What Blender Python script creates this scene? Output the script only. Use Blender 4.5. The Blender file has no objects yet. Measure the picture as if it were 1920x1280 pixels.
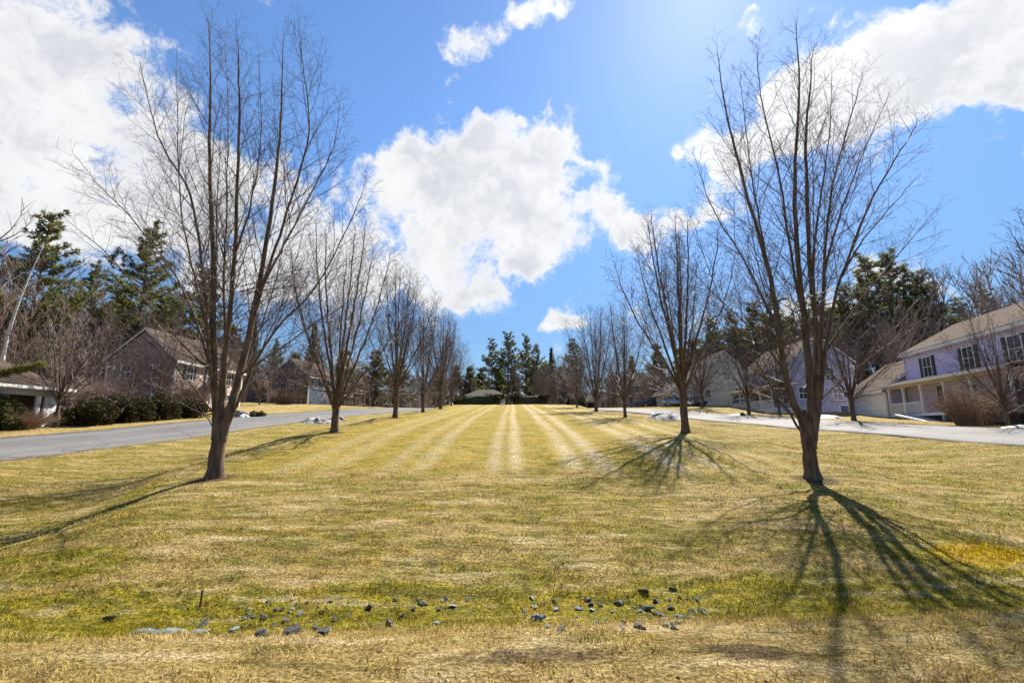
import bpy, bmesh, math, random
import numpy as np
from mathutils import Vector, Matrix
from math import radians as R, sin, cos, pi, sqrt, atan2

scene = bpy.context.scene
COL = scene.collection
EYE = 1.6
PITCH = R(10.62)
F = 853.3            # focal length in pixels of a 1920 px wide frame
CP, SP = cos(PITCH), sin(PITCH)

def ray(px, py):
    a = px - 960.0; v = 640.0 - py
    return Vector((a, F*CP - v*SP, F*SP + v*CP))
def at(px, py, d):
    r = ray(px, py); k = d / r.y
    return Vector((r.x*k, d, EYE + r.z*k))
def atx(px, d):
    """x of the vertical plane seen at picture column px (near the horizon) at depth d"""
    return (px-960.0)/(F*CP + 140*SP) * d

# ------------------------------------------------------------------ camera
cam_d = bpy.data.cameras.new('camera'); cam = bpy.data.objects.new('camera', cam_d); COL.objects.link(cam)
cam.location = (0, 0, EYE); cam.rotation_euler = (pi/2 + PITCH, 0, 0)
cam_d.lens = 16.0; cam_d.sensor_width = 36.0; cam_d.clip_start = 0.05; cam_d.clip_end = 3000
scene.camera = cam
scene.view_settings.view_transform = 'Standard'; scene.view_settings.look = 'None'
scene.view_settings.exposure = 1.35; scene.view_settings.gamma = 1.0

# ------------------------------------------------------------------ sun and sky
SUN_AZ = R(26.5); SUN_EL = R(45.5)
sd = bpy.data.lights.new('sun', 'SUN'); sd.energy = 5.0; sd.angle = R(0.5); sd.color = (1.0, 0.93, 0.82)
so = bpy.data.objects.new('sun', sd); COL.objects.link(so)
sdir = Vector((sin(SUN_AZ)*cos(SUN_EL), cos(SUN_AZ)*cos(SUN_EL), sin(SUN_EL)))
so.rotation_euler = (-sdir).to_track_quat('-Z', 'Y').to_euler(); so.location = sdir*200

class NT:
    def __init__(s, tree): s.t = tree; s.n = tree.nodes; s.l = tree.links
    def new(s, typ, **kw):
        n = s.n.new(typ)
        for k, v in kw.items(): setattr(n, k, v)
        return n
    def put(s, sock, v):
        if isinstance(v, bpy.types.NodeSocket): s.l.new(v, sock)
        elif v is not None: sock.default_value = v
    def math(s, op, a, b=None, c=None, clamp=False):
        n = s.new('ShaderNodeMath', operation=op); n.use_clamp = clamp
        s.put(n.inputs[0], a); s.put(n.inputs[1], b); s.put(n.inputs[2], c)
        return n.outputs[0]
    def vmath(s, op, a, b=None, scale=None):
        n = s.new('ShaderNodeVectorMath', operation=op)
        s.put(n.inputs[0], a); s.put(n.inputs[1], b)
        if scale is not None: s.put(n.inputs['Scale'], scale)
        return n.outputs['Value'] if op in ('DOT_PRODUCT', 'LENGTH', 'DISTANCE') else n.outputs['Vector']
    def noise(s, vec, scale, detail=4, rough=0.55, color=False, dist=0.0):
        n = s.new('ShaderNodeTexNoise'); s.put(n.inputs['Vector'], vec)
        n.inputs['Scale'].default_value = scale; n.inputs['Detail'].default_value = detail
        n.inputs['Roughness'].default_value = rough; n.inputs['Distortion'].default_value = dist
        return n.outputs['Color' if color else 'Fac']
    def step(s, v, lo, hi, a=0.0, b=1.0):
        n = s.new('ShaderNodeMapRange', interpolation_type='SMOOTHSTEP')
        s.put(n.inputs['Value'], v)
        for k, x in (('From Min', lo), ('From Max', hi), ('To Min', a), ('To Max', b)): s.put(n.inputs[k], x)
        return n.outputs['Result']
    def mix(s, f, a, b, mode='MIX'):
        n = s.new('ShaderNodeMix', data_type='RGBA', blend_type=mode)
        s.put(n.inputs[0], f)
        for i, v in ((6, a), (7, b)):
            if isinstance(v, (tuple, list)): v = tuple(v)[:3] + (1.0,)
            s.put(n.inputs[i], v)
        return n.outputs[2]
    def scalev(s, vec, xyz):
        n = s.new('ShaderNodeMapping'); s.put(n.inputs['Vector'], vec); n.inputs['Scale'].default_value = xyz
        return n.outputs['Vector']

world = bpy.data.worlds.new('World'); scene.world = world; world.use_nodes = True
def build_world():
    t = NT(world.node_tree); t.n.clear()
    out = t.new('ShaderNodeOutputWorld'); bg = t.new('ShaderNodeBackground')
    sky = t.new('ShaderNodeTexSky', sky_type='NISHITA'); sky.sun_disc = False
    sky.sun_elevation = SUN_EL; sky.sun_rotation = SUN_AZ
    sky.air_density = 1.0; sky.dust_density = 0.12; sky.ozone_density = 1.6; sky.altitude = 100
    tc = t.new('ShaderNodeTexCoord'); d = t.vmath('NORMALIZE', tc.outputs['Generated'])
    # clouds: puffs standing at fixed bearings of the sky; (px, py, half width, half height, tilt deg, weight)
    puffs = [
        # big bank on the left
        (20,40,190,110,20,1), (60,190,190,150,25,1.1), (-20,330,190,110,15,1.1), (190,110,90,40,25,.7), (230,170,100,26,15,.55),
        (140,300,170,95,18,1.05), (270,225,110,24,5,.45), (60,420,150,38,10,.6), (300,340,200,70,28,.95), (420,360,150,70,25,.9),
        (350,440,200,75,15,1), (520,330,90,42,20,.75), (560,430,120,62,10,.9), (600,300,40,30,0,.6), (640,500,130,75,10,.95), (700,470,70,48,0,.9), (480,520,150,60,5,.85),
        # centre cumulus
        (745,300,58,44,20,.9), (800,330,75,62,0,.95), (900,290,115,78,-12,1.1), (960,262,80,60,-20,1), (1020,300,85,75,0,1), (870,400,105,70,15,1.05),
        (960,400,110,75,10,1.1), (1040,450,72,58,25,.95), (1060,265,55,30,-30,.7), (990,500,70,28,10,.55),
        (800,480,70,36,10,.85), (850,520,92,48,8,.95), (905,555,60,26,5,.7), (830,555,70,30,5,.6),
        # tatters right of it
        (1140,390,52,44,35,.75), (1165,440,62,34,15,.75), (1230,440,55,28,5,.6), (1290,405,76,28,-3,.95), (1370,402,40,18,0,.45), (1120,310,32,28,-20,.45),
        (1045,192,46,18,-18,.6), (1090,213,40,20,-5,.65), (850,151,30,17,0,.62), (1042,85,18,12,0,.4), (950,45,90,46,-38,.92), (1030,20,62,32,-20,.9), (880,60,36,20,20,.4), (930,95,20,26,20,.4),
        # band on the right
        (1350,290,62,44,-15,.85), (1420,285,75,38,-15,.8), (1275,270,17,22,0,.5), (1480,240,95,58,-25,1), (1450,150,60,36,-30,.7), (1560,170,110,80,-22,1.1), (1640,170,120,72,-22,1.1),
        (1700,110,150,75,-22,1.1), (1830,60,170,85,-20,1.1), (1900,130,120,60,-15,.95), (1980,60,150,110,-15,1.1), (1650,60,50,20,-50,.55), (1700,35,40,24,-40,.5), (1810,190,55,14,12,.5),
        (1420,62,24,9,0,.4), (1420,28,14,8,0,.35), (1905,195,50,20,10,.4),
        # low ones
        (1040,598,58,24,5,.8), (1080,610,70,20,8,.75), (1190,585,16,12,0,.5), (920,668,50,18,-3,.75), (1000,672,44,14,0,.6), (1060,655,60,14,0,.45),
        (1330,620,60,22,0,.5), (1480,570,70,30,-10,.55), (1690,520,100,40,10,.72), (1780,545,50,26,0,.55), (1560,590,80,36,0,.55), (640,600,60,26,0,.6),
    ]
    # bearings are taken on a plane standing due ahead: u to the right, w upwards
    w1 = t.vmath('SUBTRACT', t.noise(d, 6.0, 2, .5, color=True), (.5, .5, .5))
    w2 = t.vmath('SUBTRACT', t.noise(d, 21.0, 4, .65, color=True), (.5, .5, .5))
    dw = t.vmath('ADD', d, t.vmath('ADD', t.vmath('SCALE', w1, scale=.07), t.vmath('SCALE', w2, scale=.045)))
    sp = t.new('ShaderNodeSeparateXYZ'); t.put(sp.inputs[0], dw)
    yy = t.math('MAXIMUM', sp.outputs['Y'], .02)
    cb = t.new('ShaderNodeCombineXYZ'); t.put(cb.inputs[0], t.math('DIVIDE', sp.outputs['X'], yy)); t.put(cb.inputs[1], t.math('DIVIDE', sp.outputs['Z'], yy))
    rot = {}
    def plane(ang):
        if ang not in rot:
            m = t.new('ShaderNodeMapping'); t.put(m.inputs['Vector'], cb.outputs[0]); m.inputs['Rotation'].default_value = (0, 0, R(ang)); rot[ang] = m.outputs['Vector']
        return rot[ang]
    uw = lambda px, py: (lambda r: Vector((r.x/r.y, r.z/r.y)))(ray(px, py))
    field = None
    for (px, py, hw, hh, tilt, wt) in puffs:
        c = uw(px, py); ct, st = cos(R(tilt)), sin(R(tilt))
        ea = uw(px+ct*4, py+st*4)-c; eb = uw(px-st*4, py+ct*4)-c
        q = min((-36, -20, 0, 18), key=lambda z: abs(z-tilt))
        ra, rb = ea.length/4*hw*CW, eb.length/4*hh*CW
        cr = (c.x*cos(R(q))-c.y*sin(R(q)), c.x*sin(R(q))+c.y*cos(R(q)))
        n = t.new('ShaderNodeVectorMath', operation='MULTIPLY_ADD'); t.put(n.inputs[0], plane(q))
        n.inputs[1].default_value = (1/ra, 1/rb, 0); n.inputs[2].default_value = (-cr[0]/ra, -cr[1]/rb, 0)
        e = t.math('POWER', .36788, t.vmath('DOT_PRODUCT', n.outputs[0], n.outputs[0]))
        field = t.math('MULTIPLY', e, wt) if field is None else t.math('MULTIPLY_ADD', e, wt, field)
    n3 = t.noise(dw, 12.0, 9, .66)
    n5 = t.noise(d, 3.7, 3, .5)
    ero = t.math('ADD', t.math('MULTIPLY', t.math('SUBTRACT', n3, .5), 3.3), t.math('MULTIPLY', t.math('SUBTRACT', n5, .5), 1.2))
    dens = t.math('ADD', t.math('MINIMUM', field, 1.25), ero)
    alpha = t.step(dens, .42, 1.08)
    thick = t.step(dens, .75, 1.5)
    up_z = t.new('ShaderNodeSeparateXYZ'); t.put(up_z.inputs[0], d)
    # the rest of the sky, out of the photograph: scattered clouds
    rest = t.step(t.noise(d, 2.6, 6, .6), .55, .70)
    alpha = t.math('MAXIMUM', alpha, t.math('MULTIPLY', rest, t.step(up_z.outputs['Y'], .22, -.1)))
    # glow of the veiled sun
    cs = t.math('MAXIMUM', t.vmath('DOT_PRODUCT', d, tuple(sdir)), 0.0)
    glow = t.math('POWER', cs, 22.0); glow2 = t.math('POWER', cs, 150.0)
    low = t.step(up_z.outputs['Z'], 0.0, .62, .46, 1.0)
    skyc = t.mix(1.0, sky.outputs['Color'], (SKYR, SKYG, SKYB), 'MULTIPLY')
    lowc = t.new('ShaderNodeCombineColor')
    for i in range(3): t.put(lowc.inputs[i], low)
    skyc = t.mix(1.0, skyc, lowc.outputs[0], 'MULTIPLY')
    skyc = t.mix(t.math('MULTIPLY', glow, .16), skyc, (5.2, 6.0, 7.4))
    skyc = t.mix(t.math('MULTIPLY', glow2, .16), skyc, (9.5, 9.4, 9.3))
    # self shading: the side away from the sun and the thick middle go a little grey
    relief = t.math('SUBTRACT', t.noise(t.vmath('ADD', dw, tuple(sdir*.045)), 7.0, 4, .6), t.noise(dw, 7.0, 4, .6))
    gray = t.math('MULTIPLY', thick, t.step(relief, -.16, .17))
    lit = t.mix(gray, (CL, CL, CL), (CL*.72, CL*.74, CL*.79))
    lit = t.mix(t.math('MULTIPLY', glow, .8), lit, (CL*1.3, CL*1.3, CL*1.3))
    colr = t.mix(t.math('MULTIPLY', alpha, .97), skyc, lit)
    t.put(bg.inputs['Color'], colr); bg.inputs['Strength'].default_value = 0.0545
    t.l.new(bg.outputs[0], out.inputs['Surface'])
SKYR, SKYG, SKYB = .92, 1.17, 1.42
CL = 7.0; CW = .98
build_world()
scene.cycles.max_bounces = 5; scene.cycles.diffuse_bounces = 2; scene.cycles.glossy_bounces = 2; scene.cycles.transmission_bounces = 3
world.cycles.sampling_method = 'MANUAL'; world.cycles.sample_map_resolution = 512

# ------------------------------------------------------------------ tagging
def tag(o, label=None, cat=None, group=None, kind=None):
    if label: o['label'] = label
    if cat: o['category'] = cat
    if group: o['group'] = group
    if kind: o['kind'] = kind
    return o
def empty(name, loc, rz=0.0, label=None, cat=None, group=None):
    o = bpy.data.objects.new(name, None); COL.objects.link(o)
    o.location = loc; o.rotation_euler = (0, 0, rz); o.empty_display_size = .3
    return tag(o, label, cat, group)
def copy_tree(o, parent=None):
    c = o.copy(); COL.objects.link(c)
    if parent: c.parent = parent
    for ch in o.children: copy_tree(ch, c)
    return c

# ------------------------------------------------------------------ mesh building
class MB:
    def __init__(s): s.v = []; s.f = []; s.col = None
    def poly(s, pts):
        n = len(s.v); s.v += [tuple(p) for p in pts]; s.f.append(tuple(range(n, n+len(pts))))
    def box(s, x0, x1, y0, y1, z0, z1, M=None):
        n = len(s.v)
        P = [(x0,y0,z0),(x1,y0,z0),(x1,y1,z0),(x0,y1,z0),(x0,y0,z1),(x1,y0,z1),(x1,y1,z1),(x0,y1,z1)]
        if M: P = [tuple(M @ Vector(p)) for p in P]
        s.v += P
        s.f += [tuple(n+i for i in q) for q in ((0,3,2,1),(4,5,6,7),(0,1,5,4),(1,2,6,5),(2,3,7,6),(3,0,4,7))]
    def prism(s, prof, a, b, axis='x'):
        """extrude a closed profile [(p,q)] between a and b along an axis"""
        n = len(s.v); m = len(prof)
        for t in (a, b):
            for (p, q) in prof:
                s.v.append((t, p, q) if axis == 'x' else (p, t, q) if axis == 'y' else (p, q, t))
        s.f.append(tuple(n+i for i in range(m))[::-1]); s.f.append(tuple(n+m+i for i in range(m)))
        for i in range(m):
            j = (i+1) % m; s.f.append((n+i, n+j, n+m+j, n+m+i))
    def tube(s, pts, rad, k=6, cap=True):
        m = len(pts); n = len(s.v)
        ref = None
        for i in range(m):
            a = pts[max(0, i-1)]; b = pts[min(m-1, i+1)]
            dx, dy, dz = b[0]-a[0], b[1]-a[1], b[2]-a[2]
            L = sqrt(dx*dx+dy*dy+dz*dz) or 1e-9
            dx /= L; dy /= L; dz /= L
            if ref is None: ref = (1, 0, 0) if abs(dx) < .6 else (0, 1, 0)
            ux, uy, uz = dy*ref[2]-dz*ref[1], dz*ref[0]-dx*ref[2], dx*ref[1]-dy*ref[0]
            L = sqrt(ux*ux+uy*uy+uz*uz) or 1e-9; ux /= L; uy /= L; uz /= L
            wx, wy, wz = uy*dz-uz*dy, uz*dx-ux*dz, ux*dy-uy*dx
            r = rad[i]; p = pts[i]
            for (ca, sa) in CIRC[k]:
                c, q = r*ca, r*sa
                s.v.append((p[0]+c*ux+q*wx, p[1]+c*uy+q*wy, p[2]+c*uz+q*wz))
        f = s.f
        for i in range(m-1):
            b0 = n+i*k; b1 = b0+k
            for j in range(k):
                j2 = j+1 if j+1 < k else 0
                f.append((b0+j, b0+j2, b1+j2, b1+j))
        if cap and k > 3: f.append(tuple(n+(m-1)*k+j for j in range(k)))
    def build(s, name, mat, parent=None, smooth=False, bevel=0.0):
        me = bpy.data.meshes.new(name); me.from_pydata(s.v, [], s.f)
        if bevel:
            bm = bmesh.new(); bm.from_mesh(me)
            bmesh.ops.remove_doubles(bm, verts=bm.verts, dist=1e-5)
            bmesh.ops.bevel(bm, geom=list(bm.edges), offset=bevel, segments=2, affect='EDGES', profile=.5)
            bm.to_mesh(me); bm.free()
        if smooth: me.polygons.foreach_set('use_smooth', [True]*len(me.polygons))
        me.materials.append(mat); me.update()
        o = bpy.data.objects.new(name, me); COL.objects.link(o)
        if parent: o.parent = parent
        return o
CIRC = {k: [(cos(2*pi*j/k), sin(2*pi*j/k)) for j in range(k)] for k in (3, 4, 5, 6, 8, 10, 12, 14, 16, 20)}

def np_mesh(name, verts, faces, mat, parent=None, attrs=None, smooth=False):
    """verts (n,3), faces (m,k) arrays"""
    me = bpy.data.meshes.new(name); k = faces.shape[1]
    me.vertices.add(len(verts)); me.vertices.foreach_set('co', verts.astype(np.float32).ravel())
    me.loops.add(faces.size); me.loops.foreach_set('vertex_index', faces.astype(np.int32).ravel())
    me.polygons.add(len(faces)); me.polygons.foreach_set('loop_start', np.arange(0, faces.size, k, dtype=np.int32))
    if smooth: me.polygons.foreach_set('use_smooth', np.ones(len(faces), dtype=bool))
    me.update(calc_edges=True)
    for nm, arr in (attrs or {}).items():
        a = me.attributes.new(nm, 'FLOAT', 'POINT'); a.data.foreach_set('value', arr.astype(np.float32))
    me.materials.append(mat)
    o = bpy.data.objects.new(name, me); COL.objects.link(o)
    if parent: o.parent = parent
    return o

# ------------------------------------------------------------------ materials
def mat(name, c1, c2=None, scale=3.0, rough=.8, bump=0.0, bscale=None, spec=.3, metal=0.0, lap=None, stretch=None, coat=0.0, trans=0.0):
    m = bpy.data.materials.new(name); m.use_nodes = True; t = NT(m.node_tree); t.n.clear()
    out = t.new('ShaderNodeOutputMaterial'); p = t.new('ShaderNodeBsdfPrincipled')
    tc = t.new('ShaderNodeTexCoord'); v = tc.outputs['Object']
    if stretch: v = t.scalev(v, stretch)
    if c2 is None: c2 = tuple(x*.8 for x in c1)
    n = t.noise(v, scale, 6, .62)
    col = t.mix(t.step(n, .33, .67), c1, c2)
    p.inputs['Roughness'].default_value = rough; p.inputs['Specular IOR Level'].default_value = spec
    p.inputs['Metallic'].default_value = metal; p.inputs['Coat Weight'].default_value = coat
    h = t.math('MULTIPLY', t.noise(v, bscale or scale*6, 6, .65), bump) if bump else None
    if lap:                      # horizontal lap siding / shingle courses: real ridges every `lap` metres
        sx = t.new('ShaderNodeSeparateXYZ'); t.put(sx.inputs[0], tc.outputs['Object'])
        fr = t.math('FRACT', t.math('DIVIDE', sx.outputs['Z'], lap))
        h2 = t.math('MULTIPLY', t.math('SUBTRACT', 1.0, fr), .02)
        h = h2 if h is None else t.math('ADD', h, h2)
        col = t.mix(t.step(fr, .90, .97, 0, .45), col, tuple(x*.35 for x in c1))
    t.put(p.inputs['Base Color'], col)
    if h is not None:
        b = t.new('ShaderNodeBump'); b.inputs['Strength'].default_value = .8; b.inputs['Distance'].default_value = 1.0
        t.put(b.inputs['Height'], h); t.l.new(b.outputs[0], p.inputs['Normal'])
    sh = p.outputs[0]
    if trans:
        tr = t.new('ShaderNodeBsdfTranslucent'); t.put(tr.inputs['Color'], col)
        mx = t.new('ShaderNodeMixShader'); mx.inputs[0].default_value = trans
        t.l.new(sh, mx.inputs[1]); t.l.new(tr.outputs[0], mx.inputs[2]); sh = mx.outputs[0]
    t.l.new(sh, out.inputs['Surface'])
    return m

M = {}
M['bark'] = mat('bark', (.16,.11,.07), (.06,.042,.03), 9, .9, .02, 30, stretch=(1,1,.25))
M['twig'] = mat('twig_bark', (.125,.085,.072), (.075,.048,.048), 2, .6, spec=.4)
M['woodbark'] = mat('wood_bark', (.27,.20,.16), (.17,.125,.10), 1.0, .9)
M['pinebark'] = mat('pine_bark', (.10,.078,.06), (.05,.04,.032), 4, .95)
M['birch'] = mat('birch_bark', (.72,.69,.64), (.35,.31,.28), 5, .8, stretch=(1,1,3))
M['needle'] = mat('pine_needles', (.19,.18,.05), (.075,.09,.03), .5, .65, trans=.42)
M['needle2'] = mat('spruce_needles', (.12,.125,.045), (.05,.065,.028), .6, .65, trans=.36)
M['hedge'] = mat('hedge_leaves', (.075,.078,.022), (.03,.036,.012), 1.2, .6, trans=.25)
M['hedge2'] = mat('bronze_hedge_leaves', (.085,.055,.025), (.035,.034,.013), 1.0, .6, trans=.15)
M['shrubleaf'] = mat('dark_shrub_leaves', (.060,.056,.018), (.045,.030,.014), 1.0, .75, trans=.12, spec=.1)
M['redtwig'] = mat('red_twigs', (.34,.225,.15), (.22,.145,.10), 2, .7)
M['white'] = mat('white_trim', (.80,.79,.77), (.70,.69,.67), 2, .5)
M['whiteside'] = mat('white_siding', (.78,.77,.74), (.68,.67,.64), 1.5, .55, lap=.14)
M['lilac'] = mat('lilac_siding', (.66,.61,.86), (.60,.55,.80), 1.2, .6, lap=.13)
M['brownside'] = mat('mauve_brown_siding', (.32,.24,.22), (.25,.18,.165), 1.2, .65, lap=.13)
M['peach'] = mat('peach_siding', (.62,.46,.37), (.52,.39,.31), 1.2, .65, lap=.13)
M['blueside'] = mat('dark_blue_siding', (.07,.10,.15), (.05,.07,.11), 1.2, .65, lap=.13)
M['brick'] = mat('reddish_stone', (.24,.15,.12), (.14,.10,.09), 4, .85, .02)
M['greyside'] = mat('blue_grey_siding', (.44,.45,.54), (.37,.38,.47), 1.2, .65, lap=.13)
M['beige'] = mat('beige_siding', (.56,.52,.43), (.47,.44,.35), 1.2, .65, lap=.13)
M['tan'] = mat('tan_siding', (.50,.43,.32), (.40,.35,.26), 1.2, .65, lap=.13)
M['pale'] = mat('pale_siding', (.62,.60,.56), (.5,.49,.46), 1.2, .65, lap=.13)
M['roof'] = mat('brown_shingles', (.105,.078,.062), (.066,.049,.040), 3.2, .95, .008, 14, lap=.12, spec=.04)
M['roofgrey'] = mat('grey_shingles', (.115,.098,.086), (.072,.062,.055), 3.2, .95, .008, 14, lap=.12, spec=.04)
M['glass'] = mat('window_glass', (.05,.065,.075), (.025,.032,.04), 1, .06, spec=.8)
M['shutter'] = mat('black_shutters', (.018,.018,.022), (.012,.012,.014), 3, .5, lap=.06)
M['bluedoor'] = mat('blue_door', (.05,.10,.15), (.04,.08,.12), 3, .5)
M['paleblue'] = mat('pale_blue_door', (.50,.57,.62), (.44,.5,.55), 2, .5)
M['dark'] = mat('dark_interior', (.012,.012,.013), (.008,.008,.008), 2, .8)
M['wood'] = mat('porch_wood', (.42,.33,.22), (.33,.25,.17), 3, .7)
M['soffit'] = mat('soffit_wood', (.62,.52,.36), (.52,.43,.3), 3, .7)
M['greypaint'] = mat('grey_deck_paint', (.42,.43,.46), (.34,.35,.38), 3, .6)
M['slate'] = mat('dark_slate', (.045,.047,.05), (.10,.10,.10), 9, .8, .03, 20, spec=.15)
M['slate2'] = mat('blue_grey_slate', (.17,.21,.225), (.10,.125,.14), 7, .8, .02, 18, spec=.15)
M['boulder'] = mat('boulder_stone', (.34,.30,.25), (.22,.20,.17), 3, .9, .04, 10)
M['snow'] = mat('old_snow', (.80,.82,.86), (.60,.61,.64), 3, .7, .03, 12)
M['dirtysnow'] = mat('dirty_snow', (.50,.49,.48), (.05,.042,.035), 3.0, .85, .08, 9)
M['rust'] = mat('rusty_iron', (.12,.05,.025), (.06,.03,.02), 20, .9)
M['navy'] = mat('navy_car_paint', (.018,.022,.035), (.016,.02,.03), 1, .3, spec=.6, coat=.6)
M['black'] = mat('black_car_paint', (.02,.018,.018), (.015,.014,.014), 1, .3, spec=.6, coat=.6)
M['silver'] = mat('silver_car_paint', (.42,.44,.47), (.38,.40,.43), 1, .3, metal=.6, coat=.5)
M['bluecar'] = mat('blue_car_paint', (.03,.05,.11), (.03,.045,.1), 1, .3, coat=.5)
M['tyre'] = mat('tyre_rubber', (.02,.02,.02), (.015,.015,.015), 5, .9)
M['rim'] = mat('alloy_rim', (.45,.45,.46), (.4,.4,.41), 5, .35, metal=.8)
M['lamp'] = mat('lamp_lens', (.7,.7,.7), (.6,.6,.6), 5, .15, spec=.7)
M['taillamp'] = mat('red_lens', (.3,.02,.02), (.25,.015,.015), 5, .2, spec=.7)
M['deadleaf'] = mat('dead_leaf', (.16,.085,.045), (.07,.04,.025), 4, .8)
M['iron'] = mat('black_iron', (.02,.02,.02), (.03,.03,.03), 5, .5)

def asphalt():
    m = bpy.data.materials.new('asphalt'); m.use_nodes = True; t = NT(m.node_tree); t.n.clear()
    out = t.new('ShaderNodeOutputMaterial'); p = t.new('ShaderNodeBsdfPrincipled')
    v = t.new('ShaderNodeTexCoord').outputs['Object']
    at_ = t.new('ShaderNodeAttribute', attribute_name='across'); a = at_.outputs['Fac']
    col = t.mix(t.step(t.noise(v, .35, 5, .6), .3, .7), (.150,.145,.137), (.108,.104,.098))
    col = t.mix(t.step(t.noise(v, 60, 3, .6), .35, .7), col, (.10,.10,.105), 'MIX')
    # wheel tracks worn a little paler, dirt and sand along the rims
    tr = t.math('MULTIPLY', t.step(t.math('ABSOLUTE', t.math('SUBTRACT', t.math('ABSOLUTE', t.math('SUBTRACT', a, .5)), .24)), .10, .02), .35)
    col = t.mix(tr, col, (.18,.172,.16))
    rimd = t.step(t.math('ADD', t.math('ABSOLUTE', t.math('SUBTRACT', a, .5)), t.math('MULTIPLY', t.noise(v, 1.2, 5), .10)), .49, .55)
    col = t.mix(t.math('MULTIPLY', rimd, .8), col, (.10,.082,.06))
    # tar snakes over cracks
    vo = t.new('ShaderNodeTexVoronoi', feature='DISTANCE_TO_EDGE'); t.put(vo.inputs['Vector'], t.vmath('ADD', v, t.vmath('SCALE', t.noise(v, .8, 3, .5, color=True), scale=2.0))); vo.inputs['Scale'].default_value = .16
    col = t.mix(t.math('MULTIPLY', t.step(vo.outputs['Distance'], .012, .004), .7), col, (.045,.045,.048))
    t.put(p.inputs['Base Color'], col); p.inputs['Roughness'].default_value = .78; p.inputs['Specular IOR Level'].default_value = .22
    b = t.new('ShaderNodeBump'); b.inputs['Strength'].default_value = .5; b.inputs['Distance'].default_value = .01
    t.put(b.inputs['Height'], t.noise(v, 90, 3, .6)); t.l.new(b.outputs[0], p.inputs['Normal'])
    t.l.new(p.outputs[0], out.inputs['Surface'])
    return m
M['asphalt'] = asphalt()

# ------------------------------------------------------------------ terrain
def profile(pts, smooth_near=.18, smooth_far=1.6):
    ys = np.arange(-60, 700, .1); z = np.interp(ys, [p[0] for p in pts], [p[1] for p in pts])
    def sm(s):
        k = np.arange(-int(4*s/.1), int(4*s/.1)+1)*.1; g = np.exp(-k*k/(2*s*s)); g /= g.sum()
        zz = np.pad(z, len(k)//2, mode='edge'); return np.convolve(zz, g, mode='valid')
    a, b = sm(smooth_near), sm(smooth_far)
    w = np.clip((ys-7)/5, 0, 1); w = w*w*(3-2*w)
    zz = a*(1-w)+b*w
    return lambda y: np.interp(y, ys, zz)
DITCH = [(-60,-1.55), (3.5,-1.58), (4.15,-1.63), (4.7,-1.87), (5.3,-1.95)]
ZL = profile(DITCH + [(6.0,-1.86),(7.5,-1.62),(9.5,-1.40),(11.7,-1.22),(16,-.66),(20.3,-.17),(31,.66),(42,1.38),(51,2.0),(56,2.38),(63,3.0),(67,3.2),(72,3.25),(110,3.35),(700,4.5)])
ZSL = profile(DITCH + [(9.5,-1.96),(14,-1.62),(20,-1.36),(25,-1.12),(33,-.5),(42,.2),(52,1.0),(60,1.75),(65,2.35),(75,3.1),(110,3.35),(700,4.5)])
ZSR = profile(DITCH + [(9.5,-1.78),(14,-1.3),(20,-.86),(25,-.64),(33,-.15),(42,.3),(52,.9),(60,1.75),(65,2.3),(75,3.1),(110,3.35),(700,4.5)])
ZRL = profile([(-60,-1.5),(10,-1.45),(18,-1.28),(20,-1.2),(25,-.88),(33,-.32),(42,.4),(52,1.2),(60,1.85),(65,2.45),(75,3.1),(110,3.4),(700,4.5)])
ZRR = profile([(-60,-.9),(10,-.85),(18,-.67),(24,-.42),(30,-.14),(39,.25),(51,.95),(60,1.85),(65,2.4),(75,3.1),(110,3.4),(700,4.5)])
sstep = lambda t: (lambda u: u*u*(3-2*u))(np.clip(t, 0, 1))

ROAD_PTS = [(-23.4,-45),(-23.4,-10),(-23.4,20),(-23.4,42),(-22.2,53),(-18.8,63),(-12.5,71),(-5,75.5),(0,76.3),(5,75.5),(12.5,71),(18.5,63),(21.8,53),(23.0,42),(23.0,20),(23.0,-10),(23.0,-45)]
def catmull(P, n):
    P = [Vector(p) for p in P]; out = []
    for i in range(len(P)-1):
        p0 = P[max(i-1, 0)]; p1 = P[i]; p2 = P[i+1]; p3 = P[min(i+2, len(P)-1)]
        for j in range(n):
            t = j/n
            out.append(.5*((2*p1)+(p2-p0)*t+(2*p0-5*p1+4*p2-p3)*t*t+(3*p1-p0-3*p2+p3)*t*t*t))
    out.append(P[-1]); return out
ROAD = catmull([(x, y, 0) for x, y in ROAD_PTS], 14)
RN = np.array([(p.x, p.y) for p in ROAD])
ROADW = 3.55
def road_dist(x, y):
    x = np.asarray(x, float); y = np.asarray(y, float)
    d = np.full(x.shape, 1e9)
    for i in range(len(RN)-1):
        a = RN[i]; b = RN[i+1]; ab = b-a; L2 = (ab*ab).sum()
        t = np.clip(((x-a[0])*ab[0]+(y-a[1])*ab[1])/L2, 0, 1)
        d = np.minimum(d, np.hypot(x-a[0]-t*ab[0], y-a[1]-t*ab[1]))
    return d
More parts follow.
